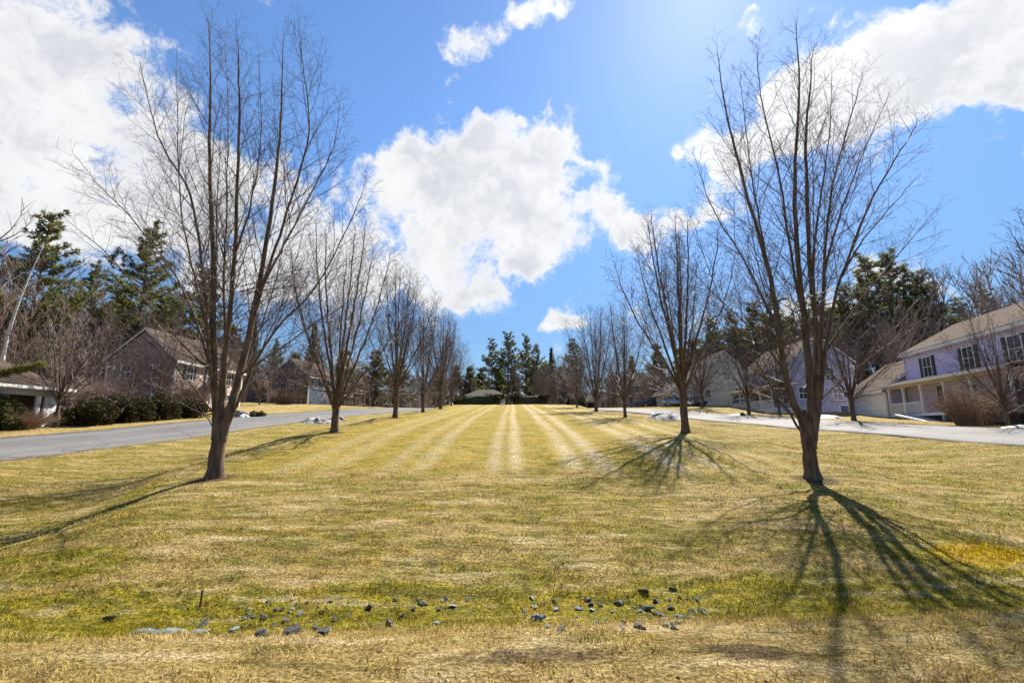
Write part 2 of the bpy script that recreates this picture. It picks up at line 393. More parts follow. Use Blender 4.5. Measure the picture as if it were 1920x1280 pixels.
def T0(x, y):
    x = np.asarray(x, float); y = np.asarray(y, float); s = np.abs(x); L = x < 0
    yr = y; y = y-.065*np.clip(x, -7, 7)*np.clip((9-y)/4, 0, 1)
    zl = ZL(y); zs = np.where(L, ZSL(y), ZSR(y)); zr = np.where(L, ZRL(y), ZRR(y))
    w = np.clip(5.3+(y-7)*.55, 3.5, 8.7); bw = np.where(L, 3.0, 3.8)
    z = zl+(zs-zl)*sstep((s-w)/bw)
    z = z-.05*np.clip(s/8, 0, 1)**2*(y > 8)
    e = w+bw+.8
    z = z+(zr-z)*sstep((s-e)/np.maximum(19.3-e, 1))
    z = z+np.where(L, .045, .038)*np.clip(s-19.8, 0, 7.2)
    z = z+np.where(L, .03, .022)*np.clip(s-27, 0, 25)+.02*np.clip(s-52, 0, 200)
    y = yr; rr = np.hypot(x*1.05, y-30)
    z = z+9.0*sstep((rr-78)/75)+.03*np.clip(rr-150, 0, 600)
    # slight unevenness
    z = z+.022*np.sin(x*1.7+y*.9)*np.sin(y*1.3-x*.4)+.012*np.sin(x*3.1-y*2.3+1.0)*np.sin(y*2.9+x*1.1)
    z = z+(.008*np.sin(x*7.3+2*np.sin(y*4.1))*np.sin(y*8.9+1.5*np.sin(x*5.3))+.007*np.sin(x*12.1-y*5+1.7*np.sin(y*6.3))*np.sin(y*13.7+x*3.1))*np.clip((16-y)/6, 0, 1)
    z = z+.05*np.sin(x*.31+y*.23+.6)*np.sin(y*.27-.2*x)*np.clip((y-8)/10, 0, 1)
    return z+EYE
def gz(x, y): return float(T0(np.array([x]), np.array([y]))[0])
def ground(px, py, dmin=2.5, dmax=150):
    """where the sight line through a picture point first meets the terrain"""
    r = ray(px, py); ds = np.concatenate([np.arange(dmin, 30, .02), np.arange(30, dmax, .1)])
    xs = r.x/r.y*ds; zs = EYE+r.z/r.y*ds
    hit = np.nonzero(T0(xs, ds) >= zs)[0]
    d = ds[hit[0]] if len(hit) else dmax
    return Vector((r.x/r.y*d, d, gz(r.x/r.y*d, d)))

# tree bases (picture column, depth)
AVE = {}
def bases():
    L = [(402,897,11.7),(627,806,20.2),(741,783,31),(793,773,41),(826,765,51),(846,760,61)]
    Rr = [(1523,893,11.6),(1285,808,20.6),(1172,778,32),(1118,768,43),(1082,765,56)]
    return [(at(p, q, d).x, d) for p, q, d in L], [(at(p, q, d).x, d) for p, q, d in Rr]
LT, RT = bases()

def build_ground():
    def axis(pts):
        out = []
        for (a, b, st) in pts: out += list(np.arange(a, b, st))
        return np.array(out)
    ax = axis([(0,6,.16),(6,13,.2),(13,30,.4),(30,60,1.2),(60,160,6),(160,700,45)])
    xs = np.concatenate([-ax[:0:-1], ax]); ys = axis([(-60,-6,6),(-6,2.4,.5),(2.4,8,.12),(8,16,.2),(16,34,.35),(34,80,.6),(80,130,2.5),(130,690,35)])
    X, Y = np.meshgrid(xs, ys); Z = T0(X, Y)
    d = road_dist(X, Y); Z = Z-.07*sstep((ROADW+.25-d)/.35)
    V = np.stack([X.ravel(), Y.ravel(), Z.ravel()], 1)
    ny, nx = X.shape; i = np.arange(ny-1)[:, None]*nx+np.arange(nx-1)[None, :]; i = i.ravel()
    Fc = np.stack([i, i+1, i+nx+1, i+nx], 1)
    x, y = X.ravel(), Y.ravel()
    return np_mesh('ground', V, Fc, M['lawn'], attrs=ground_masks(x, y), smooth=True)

def ground_masks(x, y):
    s = np.abs(x); yb = y-.065*np.clip(x, -7, 7)
    ditch = 1.15*np.exp(-((yb-5.35)/.85)**2)*(s < 14)
    sw = np.clip(5.3+(y-7)*.55, 3.5, 8.7)+3.4
    swale = np.exp(-((s-sw)/1.6)**2)*np.clip((y-5.5)/3, 0, 1)*(y < 70)
    moss = np.clip(ditch+.55*swale, 0, 1)
    moss = np.maximum(moss, 1.9*np.exp(-((x-7.0)/1.5)**2-((y-6.9)/.65)**2))
    moss = np.maximum(moss, .6*np.exp(-((x-9.2)/2.0)**2-((y-8.0)/1.0)**2))
    for (cx, cy, rx, ry, a) in ((-6.5,6.6,2.6,1.0,.8), (-3.2,8.4,1.2,.35,.5), (1.05,14.2,.40,2.6,.85), (3.6,14.0,.6,2.0,.8), (4.9,13.5,.5,2.2,.5), (-7.5,15.2,1.2,2.2,.5), (12.5,17,3,2.2,.6), (15,24,3,2,.6), (10.5,12,1.6,.8,.5), (-2.6,16,.7,4,.45), (6.8,16,.5,4,.55)):
        moss = np.maximum(moss, a*np.exp(-((x-cx)/rx)**2-((y-cy)/ry)**2))
    q = random.Random(77)
    for _ in range(46):
        cx, cy = q.uniform(-19, 19), q.uniform(6, 38); a = q.uniform(.45, 1.05); rx, ry = q.uniform(.5, 1.9), q.uniform(.25, .8)*(1+cy/25)
        if abs(cx) < 8.5 and cy > 11: a *= .55
        moss = np.maximum(moss, a*np.exp(-((x-cx)/rx)**2-((y-cy)/ry)**2))
    dirt = np.zeros_like(x)
    for _ in range(26):
        cx, cy = q.uniform(-15, 17), q.uniform(5.8, 30); rx, ry = q.uniform(.3, 1.1), q.uniform(.12, .35)*(1+cy/25)
        dirt = np.maximum(dirt, q.uniform(.35, .6)*np.exp(-((x-cx)/rx)**2-((y-cy)/ry)**2))
    for (tx, ty) in LT+RT:
        dirt = np.maximum(dirt, np.exp(-(((x-tx)**2+(y-ty+.1)**2)/.62**2)))
    for (cx, cy, rx, ry, a) in ((.2,3.55,.9,.16,.7), (1.75,3.62,.5,.2,.85), (-3.2,3.5,.5,.12,.4), (3.8,3.4,.5,.12,.5), (12.5,27,4,2,.5), (16.5,37,2.0,4,.6), (15.5,47,2.4,4,.7)):
        dirt = np.maximum(dirt, a*np.exp(-((x-cx)/rx)**2-((y-cy)/ry)**2))
    d = road_dist(x, y)
    dirt = np.maximum(dirt, .75*np.exp(-((d-ROADW-.1)/.4)**2))
    lawn = np.clip((y-11.5)/1.5, 0, 1)*np.clip((8.4-s)/.8, 0, 1)*np.clip((70-y)/2, 0, 1)
    berm = np.clip((4.6-yb)/.25, 0, 1)
    yard = np.clip((s-26.5)/1.5, 0, 1)
    woods = np.clip((np.hypot(x*1.05, y-30)-70)/14, 0, 1)
    woods = np.maximum(woods, np.clip((s-44)/8, 0, 1)*np.clip((y-25)/10, 0, 1))
    return dict(moss=moss, dirt=dirt, lawn=lawn, berm=berm, yard=yard, woods=woods)

def grass_color(t, pos):
    """colour of the turf at a place: straw, olive and moss in patches, mown stripes"""
    A = lambda n: t.new('ShaderNodeAttribute', attribute_name=n).outputs['Fac']
    moss, dirt, lawn, berm, yard, wds = A('moss'), A('dirt'), A('lawn'), A('berm'), A('yard'), A('woods')
    n_big = t.noise(t.scalev(pos, (.35, .75, 0)), 1.0, 5, .6)
    n_mid = t.noise(t.scalev(pos, (1.0, 2.1, 0)), 1.0, 6, .65, dist=.4)
    n_sml = t.noise(t.scalev(pos, (4.2, 7.5, 0)), 1.0, 6, .7)
    straw = t.mix(t.step(n_sml, .30, .70), STRAW1, STRAW2)
    straw = t.mix(t.math('MULTIPLY', t.step(n_mid, .50, .72), .8), straw, STRAW3)
    olive = t.mix(t.step(n_sml, .32, .66), OLIVE1, OLIVE2)
    g = t.math('ADD', t.math('MULTIPLY', n_big, .55), t.math('MULTIPLY', n_mid, .45))
    g = t.math('SUBTRACT', g, t.math('ADD', t.math('MULTIPLY', berm, .09), t.math('MULTIPLY', yard, .10)))
    col = t.mix(t.math('MULTIPLY', t.step(g, .42, .545), .9), straw, olive)
    # mown stripes: pairs of bleached wheel tracks running up the lawn
    sx = t.new('ShaderNodeSeparateXYZ'); t.put(sx.inputs[0], pos)
    wob = t.math('ADD', t.math('MULTIPLY', t.math('SUBTRACT', t.noise(t.scalev(pos, (.12, .05, 0)), 1.0, 2), .5), .9), t.math('MULTIPLY', t.math('SUBTRACT', n_sml, .5), .35))
    xx = t.math('ADD', sx.outputs['X'], wob)
    st = None
    for (c, w, a) in ((-5.9,.34,.4), (-4.9,.30,.45), (-3.35,.26,.45), (-2.5,.24,.65), (-.52,.20,.7), (.12,.20,.95), (1.72,.26,1.0), (2.55,.26,1.0), (4.55,.34,.95), (5.6,.30,.8), (6.9,.28,.8), (7.7,.24,.5)):
        b = t.math('MULTIPLY', t.step(t.math('ABSOLUTE', t.math('SUBTRACT', xx, c)), w*1.9, w*.05), a)
        st = b if st is None else t.math('MAXIMUM', st, b)
    st = t.math('MULTIPLY', t.math('MULTIPLY', st, lawn), t.math('MULTIPLY', t.step(n_sml, .26, .58), t.step(n_mid, .34, .56, .15, 1.0)))
    gold = t.mix(t.step(n_mid, .35, .65), LAWN1, LAWN2)
    col = t.mix(t.math('MULTIPLY', lawn, .55), col, gold)
    col = t.mix(st, col, BLEACH)
    mm = t.step(t.math('ADD', moss, t.math('MULTIPLY', t.math('ADD', t.math('SUBTRACT', n_mid, .5), t.math('MULTIPLY', t.math('SUBTRACT', n_sml, .5), .8)), 1.7)), .35, .95)
    mosc = t.mix(t.step(n_sml, .35, .65), MOSS1, MOSS2)
    mosc = t.mix(t.step(moss, 1.0, 1.3), mosc, GOLD)
    col = t.mix(t.math('MULTIPLY', mm, .88), col, mosc)
    # raked streaks lying across the slope, dark thatch with its shade painted in, between pale swathes
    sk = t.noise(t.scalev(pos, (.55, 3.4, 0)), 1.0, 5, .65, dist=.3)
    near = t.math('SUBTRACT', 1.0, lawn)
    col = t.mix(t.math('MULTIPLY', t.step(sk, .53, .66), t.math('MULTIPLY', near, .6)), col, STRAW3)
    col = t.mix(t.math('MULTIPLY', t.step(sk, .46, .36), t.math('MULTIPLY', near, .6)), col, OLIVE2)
    # rusty and golden dead patches
    col = t.mix(t.math('MULTIPLY', t.step(t.noise(t.scalev(pos, (.8, 1.5, 0)), 1.0, 4, .6, dist=.6), .60, .70), .55), col, (.50,.30,.05))
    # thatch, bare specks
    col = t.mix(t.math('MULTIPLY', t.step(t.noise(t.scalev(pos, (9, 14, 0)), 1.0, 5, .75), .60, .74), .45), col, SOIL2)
    dd = t.step(t.math('ADD', dirt, t.math('MULTIPLY', t.math('SUBTRACT', n_sml, .5), 1.0)), .30, .70)
    col = t.mix(t.math('MULTIPLY', dd, .85), col, t.mix(t.step(n_sml, .35, .6), SOIL1, SOIL2))
    # broken brown patches
    pb = t.step(t.noise(t.scalev(pos, (.55, 1.4, 0)), 1.0, 6, .7), .63, .72)
    col = t.mix(t.math('MULTIPLY', pb, .6), col, t.mix(n_sml, SOIL2, STRAW1))
    col = t.mix(wds, col, t.mix(n_sml, (.115,.085,.06), (.07,.052,.038)))
    return col
STRAW1 = (.53,.40,.155); STRAW2 = (.31,.215,.065); STRAW3 = (.68,.55,.32)
OLIVE1 = (.37,.30,.04); OLIVE2 = (.125,.105,.022)
MOSS1 = (.38,.315,.016); MOSS2 = (.13,.12,.013); GOLD = (.50,.335,.01)
LAWN1 = (.54,.39,.055); LAWN2 = (.30,.245,.036); BLEACH = (.66,.55,.36)
SOIL1 = (.05,.033,.02); SOIL2 = (.125,.083,.042)

def lawn_mat():
    m = bpy.data.materials.new('lawn'); m.use_nodes = True; t = NT(m.node_tree); t.n.clear()
    out = t.new('ShaderNodeOutputMaterial'); p = t.new('ShaderNodeBsdfPrincipled')
    pos = t.new('ShaderNodeNewGeometry').outputs['Position']
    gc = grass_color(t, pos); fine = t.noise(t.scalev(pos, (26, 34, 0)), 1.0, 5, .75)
    gc = t.mix(1.0, gc, t.mix(t.step(fine, .34, .66), (.20,.19,.17), (1.15,1.15,1.15)), 'MULTIPLY')  # pits between blades: dark soil, with their shade painted into the colour
    t.put(p.inputs['Base Color'], gc); p.inputs['Roughness'].default_value = .95; p.inputs['Specular IOR Level'].default_value = .1
    b = t.new('ShaderNodeBump'); b.inputs['Strength'].default_value = 1.0; b.inputs['Distance'].default_value = .09
    t.put(b.inputs['Height'], t.math('ADD', t.noise(t.scalev(pos, (9, 12, 9)), 1.0, 7, .72), t.math('MULTIPLY', t.noise(t.scalev(pos, (1.8, 2.6, 1)), 1.0, 3), 1.2)))
    t.l.new(b.outputs[0], p.inputs['Normal']); t.l.new(p.outputs[0], out.inputs['Surface'])
    return m
def blade_mat():
    m = bpy.data.materials.new('grass_blades'); m.use_nodes = True; t = NT(m.node_tree); t.n.clear()
    out = t.new('ShaderNodeOutputMaterial'); p = t.new('ShaderNodeBsdfDiffuse'); q = t.new('ShaderNodeBsdfTranslucent')
    pos = t.new('ShaderNodeNewGeometry').outputs['Position']
    rnd = t.new('ShaderNodeAttribute', attribute_name='tone').outputs['Fac']
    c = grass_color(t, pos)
    c = t.mix(1.0, c, t.mix(rnd, (.38,.38,.34), (1.62,1.62,1.60)), 'MULTIPLY')
    t.put(p.inputs['Color'], c); t.put(q.inputs['Color'], c)
    mx = t.new('ShaderNodeMixShader'); mx.inputs[0].default_value = .36
    t.l.new(p.outputs[0], mx.inputs[1]); t.l.new(q.outputs[0], mx.inputs[2]); t.l.new(mx.outputs[0], out.inputs['Surface'])
    return m
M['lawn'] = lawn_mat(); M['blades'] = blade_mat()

ground_o = build_ground(); tag(ground_o, kind='structure')

def build_grass():
    rng = np.random.default_rng(5)
    parts = []
    def zone(y0, y1, dens, h, w):
        n = int(((y1**2-y0**2)*1.16+(y1-y0)*2)*dens)
        u = rng.random(n); y = np.sqrt(y0**2+(y1**2-y0**2)*u); x = (rng.random(n)*2-1)*(1.16*y+1.0)
        parts.append((x, y, h*(.45+.9*rng.random(n)), w*(.6+.8*rng.random(n))))
    zone(2.4, 5.2, 2700, .038, .0058); zone(5.2, 8.5, 1250, .043, .0082); zone(8.5, 14, 460, .046, .012); zone(14, 24, 170, .045, .016); zone(24, 45, 34, .05, .028)
    x = np.concatenate([p[0] for p in parts]); y = np.concatenate([p[1] for p in parts])
    h = np.concatenate([p[2] for p in parts]); w = np.concatenate([p[3] for p in parts])
    keep = road_dist(x, y) > ROADW+.1
    clump = 1.6*np.sin(x*7.1+np.sin(y*5.7)*1.5)*np.sin(y*9.3+np.sin(x*4.9)*1.6)+np.sin(x*2.3+np.sin(y*1.9)*1.5)*np.sin(y*3.1+np.sin(x*1.3)*2.0)
    keep &= rng.random(len(x)) < .60+.36*clump
    x, y, h, w = x[keep], y[keep], h[keep], w[keep]; n = len(x)
    mk = ground_masks(x, y)
    h = h*(1-.55*np.clip(mk['dirt']*1.3, 0, 1))*(1+.35*mk['moss'])*(1-.35*mk['lawn'])*(1+.45*np.sin(x*5.3+1.3*np.sin(y*3.7))*np.sin(y*6.1+np.sin(x*2.9)))
    z = T0(x, y)-.006
    az = rng.random(n)*2*pi; lean = .35+1.1*rng.random(n)
    dx, dy = np.cos(az), np.sin(az); face = rng.random(n)*2*pi; wx, wy = np.cos(face)*w*.5, np.sin(face)*w*.5
    b0 = np.stack([x-wx, y-wy, z], 1); b1 = np.stack([x+wx, y+wy, z], 1)
    mid = np.stack([x+dx*h*lean*.30, y+dy*h*lean*.30, z+h*.62], 1)
    m0 = mid-np.stack([wx, wy, wx*0], 1)*.75; m1 = mid+np.stack([wx, wy, wx*0], 1)*.75
    tip = np.stack([x+dx*h*lean, y+dy*h*lean, z+h*(1.0-.18*lean)], 1)
    V = np.stack([b0, b1, m1, m0, tip], 1).reshape(-1, 3)
    i = np.arange(n)*5
    T1 = np.concatenate([np.stack([i, i+1, i+2], 1), np.stack([i, i+2, i+3], 1), np.stack([i+3, i+2, i+4], 1)])
    at_ = {k: np.repeat(v, 5) for k, v in mk.items()}; at_['tone'] = np.repeat(rng.random(n), 5)
    o = np_mesh('grass', V, T1, M['blades'], attrs=at_)
    tag(o, 'short straw coloured dormant turf on the lawn and the bank', 'grass', kind='stuff')
build_grass()

def build_leaves():
    rng = np.random.default_rng(12); n = 700
    y = 2.6+rng.random(n)**1.6*12; x = (rng.random(n)*2-1)*(1.12*y+.5)
    for k, (tx, ty) in enumerate((LT[0], RT[0], LT[1], RT[1])):
        i = slice(k*70, k*70+70); a = rng.random(70)*6.28; q = .25+rng.random(70)**1.5*1.4
        x[i] = tx+np.cos(a)*q; y[i] = ty+np.sin(a)*q
    z = T0(x, y)+.018+.012*rng.random(n); a = rng.random(n)*6.28; L = .011+.016*rng.random(n)
    u = np.stack([np.cos(a), np.sin(a), rng.normal(size=n)*.2], 1)*L[:, None]; v = np.stack([-np.sin(a), np.cos(a), rng.normal(size=n)*.2], 1)*L[:, None]*.6
    c = np.stack([x, y, z], 1); V = np.stack([c-u, c-v, c+u, c+v], 1).reshape(-1, 3)
    o = np_mesh('fallen_leaves', V, np.arange(4*n).reshape(-1, 4), M['deadleaf']); tag(o, 'dry brown fallen leaves scattered over the turf', 'leaves', kind='stuff')
build_leaves()

def build_road():
    mb_v = []; fac = []; acr = []
    n = len(ROAD); K = 9
    for i, p in enumerate(ROAD):
        a = ROAD[max(0, i-1)]; b = ROAD[min(n-1, i+1)]; t_ = (b-a).normalized(); nn = Vector((-t_.y, t_.x, 0))
        for j in range(K+2):
            u = min(max((j-1)/(K-1), 0), 1); off = (u-.5)*2*ROADW+.06*sin(i*1.7+j)*(u in (0, 1))
            q = p+nn*off; z = gz(q.x, q.y)+.012+.05*(1-(2*u-1)**2)
            if j in (0, K+1): z -= .16
            mb_v.append((q.x, q.y, z)); acr.append(u)
    W = K+2
    for i in range(n-1):
        for j in range(W-1): fac.append((i*W+j, i*W+j+1, (i+1)*W+j+1, (i+1)*W+j))
    o = np_mesh('road', np.array(mb_v), np.array(fac), M['asphalt'], attrs={'across': np.array(acr)}, smooth=True)
    tag(o, kind='structure')
build_road()

# ------------------------------------------------------------------ bare trees
def vrand(rng): 
    while True:
        v = Vector((rng.uniform(-1,1), rng.uniform(-1,1), rng.uniform(-1,1)))
        if .05 < v.length < 1: return v.normalized()

class Tree:
    """a leafless tree: trunk and limbs go to .wood, branches and twigs to .fine"""
    def __init__(s, seed, rmin=.0042, dens=1.0, depth=4, kmax=10):
        s.r = random.Random(seed); s.wood = MB(); s.fine = MB(); s.rmin = rmin; s.dens = dens; s.depth = depth; s.kmax = kmax
    def emit(s, pts, rad, lvl):
        r0 = rad[0]
        k = s.kmax if r0 > .07 else min(s.kmax, 6) if r0 > .03 else 4 if r0 > .014 else 3
        (s.wood if lvl <= 1 else s.fine).tube(pts, rad, k)
    def path(s, p, d, L, lvl, trop):
        seg = (.5, .42, .34, .26, .18)[min(lvl, 4)]; n = max(2, int(L/seg+.5)); st = L/n
        pts = [Vector(p)]; d = Vector(d).normalized(); w = (.03, .05, .12, .15, .17)[min(lvl, 4)]
        for i in range(n):
            d = (d+vrand(s.r)*w+Vector((0, 0, trop*st))).normalized()
            pts.append(pts[-1]+d*st)
        return pts
    def limb(s, pts, r0, lvl, t0=.1, rend=None, kids=True, spread=1.0, lenf=1.0):
        n = len(pts)-1; rend = rend or s.rmin
        rad = [max(rend, r0*((1-i/n)**.85+(.35*math.exp(-i/1.6) if lvl == 1 else 0))+rend*(i/n)) for i in range(n+1)]
        s.emit(pts, rad, lvl)
        if kids and lvl < s.depth: s.children(pts, rad, lvl, t0, spread, lenf)
    def children(s, pts, rad, lvl, t0, spread, lenf):
        r = s.r; n = len(pts)-1
        L = sum((pts[i+1]-pts[i]).length for i in range(n))
        sp = (.5, .34, .235, .17)[min(lvl, 3)]/s.dens
        pos = t0*L+r.uniform(0, sp); phi = r.uniform(0, 6.28)
        while pos < L*.985:
            t = pos/L; i = min(n-1, int(t*n)); f = t*n-i
            p = pts[i].lerp(pts[i+1], f); d = (pts[i+1]-pts[i]).normalized(); rp = rad[i]+(rad[i+1]-rad[i])*f
            phi += 2.4+r.uniform(-.5, .5)
            u = d.orthogonal().normalized(); v = d.cross(u)
            ang = R(r.uniform(24, 44))*spread*(1.2 if lvl >= 2 else 1)
            cd = d*cos(ang)+(u*cos(phi)+v*sin(phi))*sin(ang)
            if lvl == 1: cl = min(.42*L*(1.02-t)*r.uniform(.5, 1.2)+.35, 2.3)*lenf
            elif lvl == 2: cl = (.50*L*(1.05-t)*r.uniform(.5, 1.15)+.14)
            else: cl = r.uniform(.12, .34)*(1.1-.4*t)
            if cd.z < -.25 and r.random() < .6: cd.z *= -.4; cd.normalize()
            trop = (.0, .22, .26, .22)[lvl] if lvl < 4 else .2
            cr = min(rp*.55, .0024+.0052*cl)
            cp = s.path(p, cd, cl, lvl+1, trop)
            s.limb(cp, max(cr, s.rmin), lvl+1, .12)
            pos += sp*r.uniform(.7, 1.35)*(1.0 if t > .3 else 1.25)
    def flare(s, H, r0, fork, lean=(0, 0)):
        pts = []; rad = []
        for i in range(9):
            t = i/8; z = -.12+t*(fork+.12)
            pts.append(Vector((lean[0]*t*t+.012*sin(i*1.3), lean[1]*t*t, z)))
            rad.append(r0*(1.0+.42*math.exp(-max(z, 0)/(.7*r0))+.035*sin(i*2.1)-.10*t+.12*max(0, t-.7)))
        top, rt = pts[-1], rad[-1]
        for dz, k in ((.16, .93), (.34, .78), (.55, .58), (.8, .40)):
            pts.append(top+Vector((0, 0, dz*r0/.21))); rad.append(rt*k)
        s.wood.tube(pts, rad, max(s.kmax, 8)); return top, rt
    def lowers(s, H, c, n, zr, lf):
        for i in range(n):
            a = i*2.4+s.r.uniform(-.4, .4); el = R(s.r.uniform(-8, 32))
            d = Vector((cos(a)*cos(el), sin(a)*cos(el), sin(el))); z = s.r.uniform(*zr)*H
            L = H*lf*s.r.uniform(.6, 1.15)
            s.limb(s.path(c+Vector((cos(a)*.1, sin(a)*.1, z)), d, L, 2, .16), .006+.005*L, 2, .08)
    def auto(s, H, r0, nstem=9, spread=1.0, fork=None, low=10):
        r = s.r; fork = fork or H*.12
        top, rt = s.flare(H, r0, fork)
        for i in range(nstem):
            a = i*2.4+r.uniform(-.35, .35); k = i/max(1, nstem-1)
            th = R(4+44*k**.8)*spread*r.uniform(.85, 1.15)
            zt = H*(1.0-.40*k**1.6)*r.uniform(.95, 1.02)
            st = top-Vector((0, 0, r.uniform(-.10*H*(1-k)*.6, .10)))
            L = zt-st.z; out = L*math.tan(th)*.60
            c1 = st+Vector((cos(a)*out*.30, sin(a)*out*.30, L*.20))
            c2 = st+Vector((cos(a)*out*.68, sin(a)*out*.68, L*.52))
            c3 = st+Vector((cos(a)*out*.92, sin(a)*out*.92, L*.80)); c4 = st+Vector((cos(a)*out*1.03, sin(a)*out*1.03, L))
            c0 = Vector((st.x*.3, st.y*.3, st.z-.35))
            pts = catmull([c0, c1, c2, c3, c4], 5)
            pts = [p+vrand(r)*.03*min(1, j/4) for j, p in enumerate(pts)]
            s.limb(pts, rt*(.50-.24*k), 1, .22, spread=1.0)
        s.lowers(H, Vector((0, 0, 0)), low, (.10, .34), .22)
    def make(s, name, loc, rz, label, cat='tree', group=None, bark='bark', twig='twig'):
        e = empty(name, loc, rz, label, cat, group)
        s.wood.build('trunk', M[bark], e, smooth=True); s.fine.build('crown', M[twig], e, smooth=False)
        return e

def hero(seed, base, d, stems, trunk_r, fork_py, H, label, low):
    """a tree whose main stems follow given courses; each stem also gets depth of its own"""
    t = Tree(seed, rmin=.0024, dens=1.38, depth=4, kmax=12); r = t.r
    bx, by = base; bz = gz(bx, by); o = Vector((bx, by, bz))
    fork = at(960, fork_py, by).z-bz
    top, rt = t.flare(H, trunk_r, fork)
    done = []
    for (pts2, r0, dep) in stems:
        P = []; m = len(pts2)
        for i, (px, py) in enumerate(pts2):
            k = i/(m-1); dd = by+dep*(k**1.1)
            P.append(at(px, py, dd)-o)
        # an image course is followed at its own depth, so spread stays true
        if pts2[0][1] < 745 and done:           # springs from the nearest stem already there
            q = min(done, key=lambda v: (v.x-P[0].x)**2+(v.z-P[0].z)**2); P = [q.copy()]+[p+(q-P[0])*(1-i/(m-1)) for i, p in enumerate(P)][1:]
        else: P = [Vector((P[0].x*.25, P[0].y*.25, min(P[0].z-.45, fork-.30)))]+P
        pts = catmull(P, 5); done += pts
        pts = [p+vrand(r)*.018*min(1, j/5) for j, p in enumerate(pts)]
        t.limb(pts, r0*(1.10 if r0 > .07 else .98), 1, .34 if r0 > .04 else .2, spread=1.0)
    for i in range(4):                                     # stems out of the picture plane, towards and away
        a = (-1 if i == 3 else 1)*pi/2+r.uniform(-.5, .5); k = .3 if i == 3 else r.uniform(.45, 1.0)
        zt = H*r.uniform(.62, .95); L = zt-fork; out = L*.42*k
        c = [Vector((0, 0, fork-.15)), Vector((cos(a)*out*.3, sin(a)*out*.3, fork+L*.2)), Vector((cos(a)*out*.7, sin(a)*out*.7, fork+L*.55)), Vector((cos(a)*out, sin(a)*out, fork+L))]
        t.limb([p+vrand(r)*.03 for p in catmull(c, 6)], rt*r.uniform(.16, .22), 1, .40)
    t.lowers(H, Vector((0, 0, 0)), low, (.11, .42), .17)
    return t.make('maple_tree', o, 0, label, group='bare maples lining the lawn')

LSTEMS = [
    ([(405,770),(399,650),(400,520),(393,300),(394,150),(390,20)], .100, .3),
    ([(416,760),(424,650),(437,520),(447,300),(448,150),(445,55)], .085, -.5),
    ([(430,770),(455,680),(488,520),(516,345),(528,203),(532,50)], .105, .9),
    ([(403,770),(390,640),(382,520),(357,366),(309,284),(284,211),(262,110)], .055, -1.0),
    ([(442,765),(500,640),(590,540),(650,430),(690,330)], .045, -.6),
    ([(470,630),(505,510),(541,398),(581,244),(568,120),(565,55)], .050, .9),
    ([(394,690),(370,610),(325,508),(244,406),(191,353),(134,284)], .036, .8),
    ([(455,700),(530,650),(615,590),(700,540)], .028, -1.2),
    ([(400,775),(330,690),(255,622),(170,580)], .026, -1.3),
    ([(396,710),(310,620),(210,490),(120,410)], .030, -1.2),
    ([(424,640),(420,520),(424,400),(428,200),(420,60)], .036, 1.2),
    ([(490,520),(530,450),(575,370),(625,270),(640,170)], .034, .5),
    ([(399,620),(372,520),(345,400),(335,240),(330,90)], .034, 1.0),
    ([(440,500),(465,420),(482,330),(490,240),(485,80)], .030, -1.0),
    ([(400,800),(340,730),(270,745),(215,760)], .018, -.8),
]
RSTEMS = [
    ([(1508,800),(1485,745),(1468,670),(1444,520),(1395,345),(1362,211),(1343,80)], .098, .3),
    ([(1522,790),(1514,650),(1499,520),(1490,345),(1499,163),(1490,35)], .105, .7),
    ([(1530,780),(1532,640),(1518,488),(1511,285),(1518,170),(1525,90)], .080, -.4),
    ([(1536,770),(1541,620),(1550,439),(1566,325),(1600,205),(1620,130)], .060, .5),
    ([(1538,740),(1552,630),(1578,516),(1639,366),(1700,264),(1722,225)], .050, -.5),
    ([(1512,600),(1488,490),(1464,337),(1427,175),(1419,80)], .040, -.3),
    ([(1545,660),(1615,560),(1690,470),(1765,380)], .032, 1.0),
    ([(1462,640),(1440,580),(1395,488),(1334,386),(1300,290)], .036, -.6),
    ([(1478,700),(1430,630),(1350,560),(1262,470)], .030, .7),
    ([(1534,760),(1605,690),(1690,630),(1775,585)], .024, -.9),
    ([(1488,740),(1420,690),(1360,650)], .020, -.9),
    ([(1548,500),(1570,420),(1600,330),(1640,240),(1672,165)], .034, 1.2),
    ([(1440,500),(1425,420),(1408,320),(1395,220),(1385,120)], .030, 1.0),
    ([(1514,520),(1525,440),(1540,340),(1555,240),(1560,120)], .032, -1.0),
    ([(1575,520),(1610,460),(1660,400),(1720,330)], .026, -1.0),
]
hero(11, LT[0], LT[0][1], LSTEMS, .178, 800, 12.2, 'tall bare maple with dark trunk, nearest on the left side of the lawn', 26)
hero(23, RT[0], RT[0][1], RSTEMS, .163, 815, 12.0, 'tall bare maple forked low, casting the big shadow at right', 14)

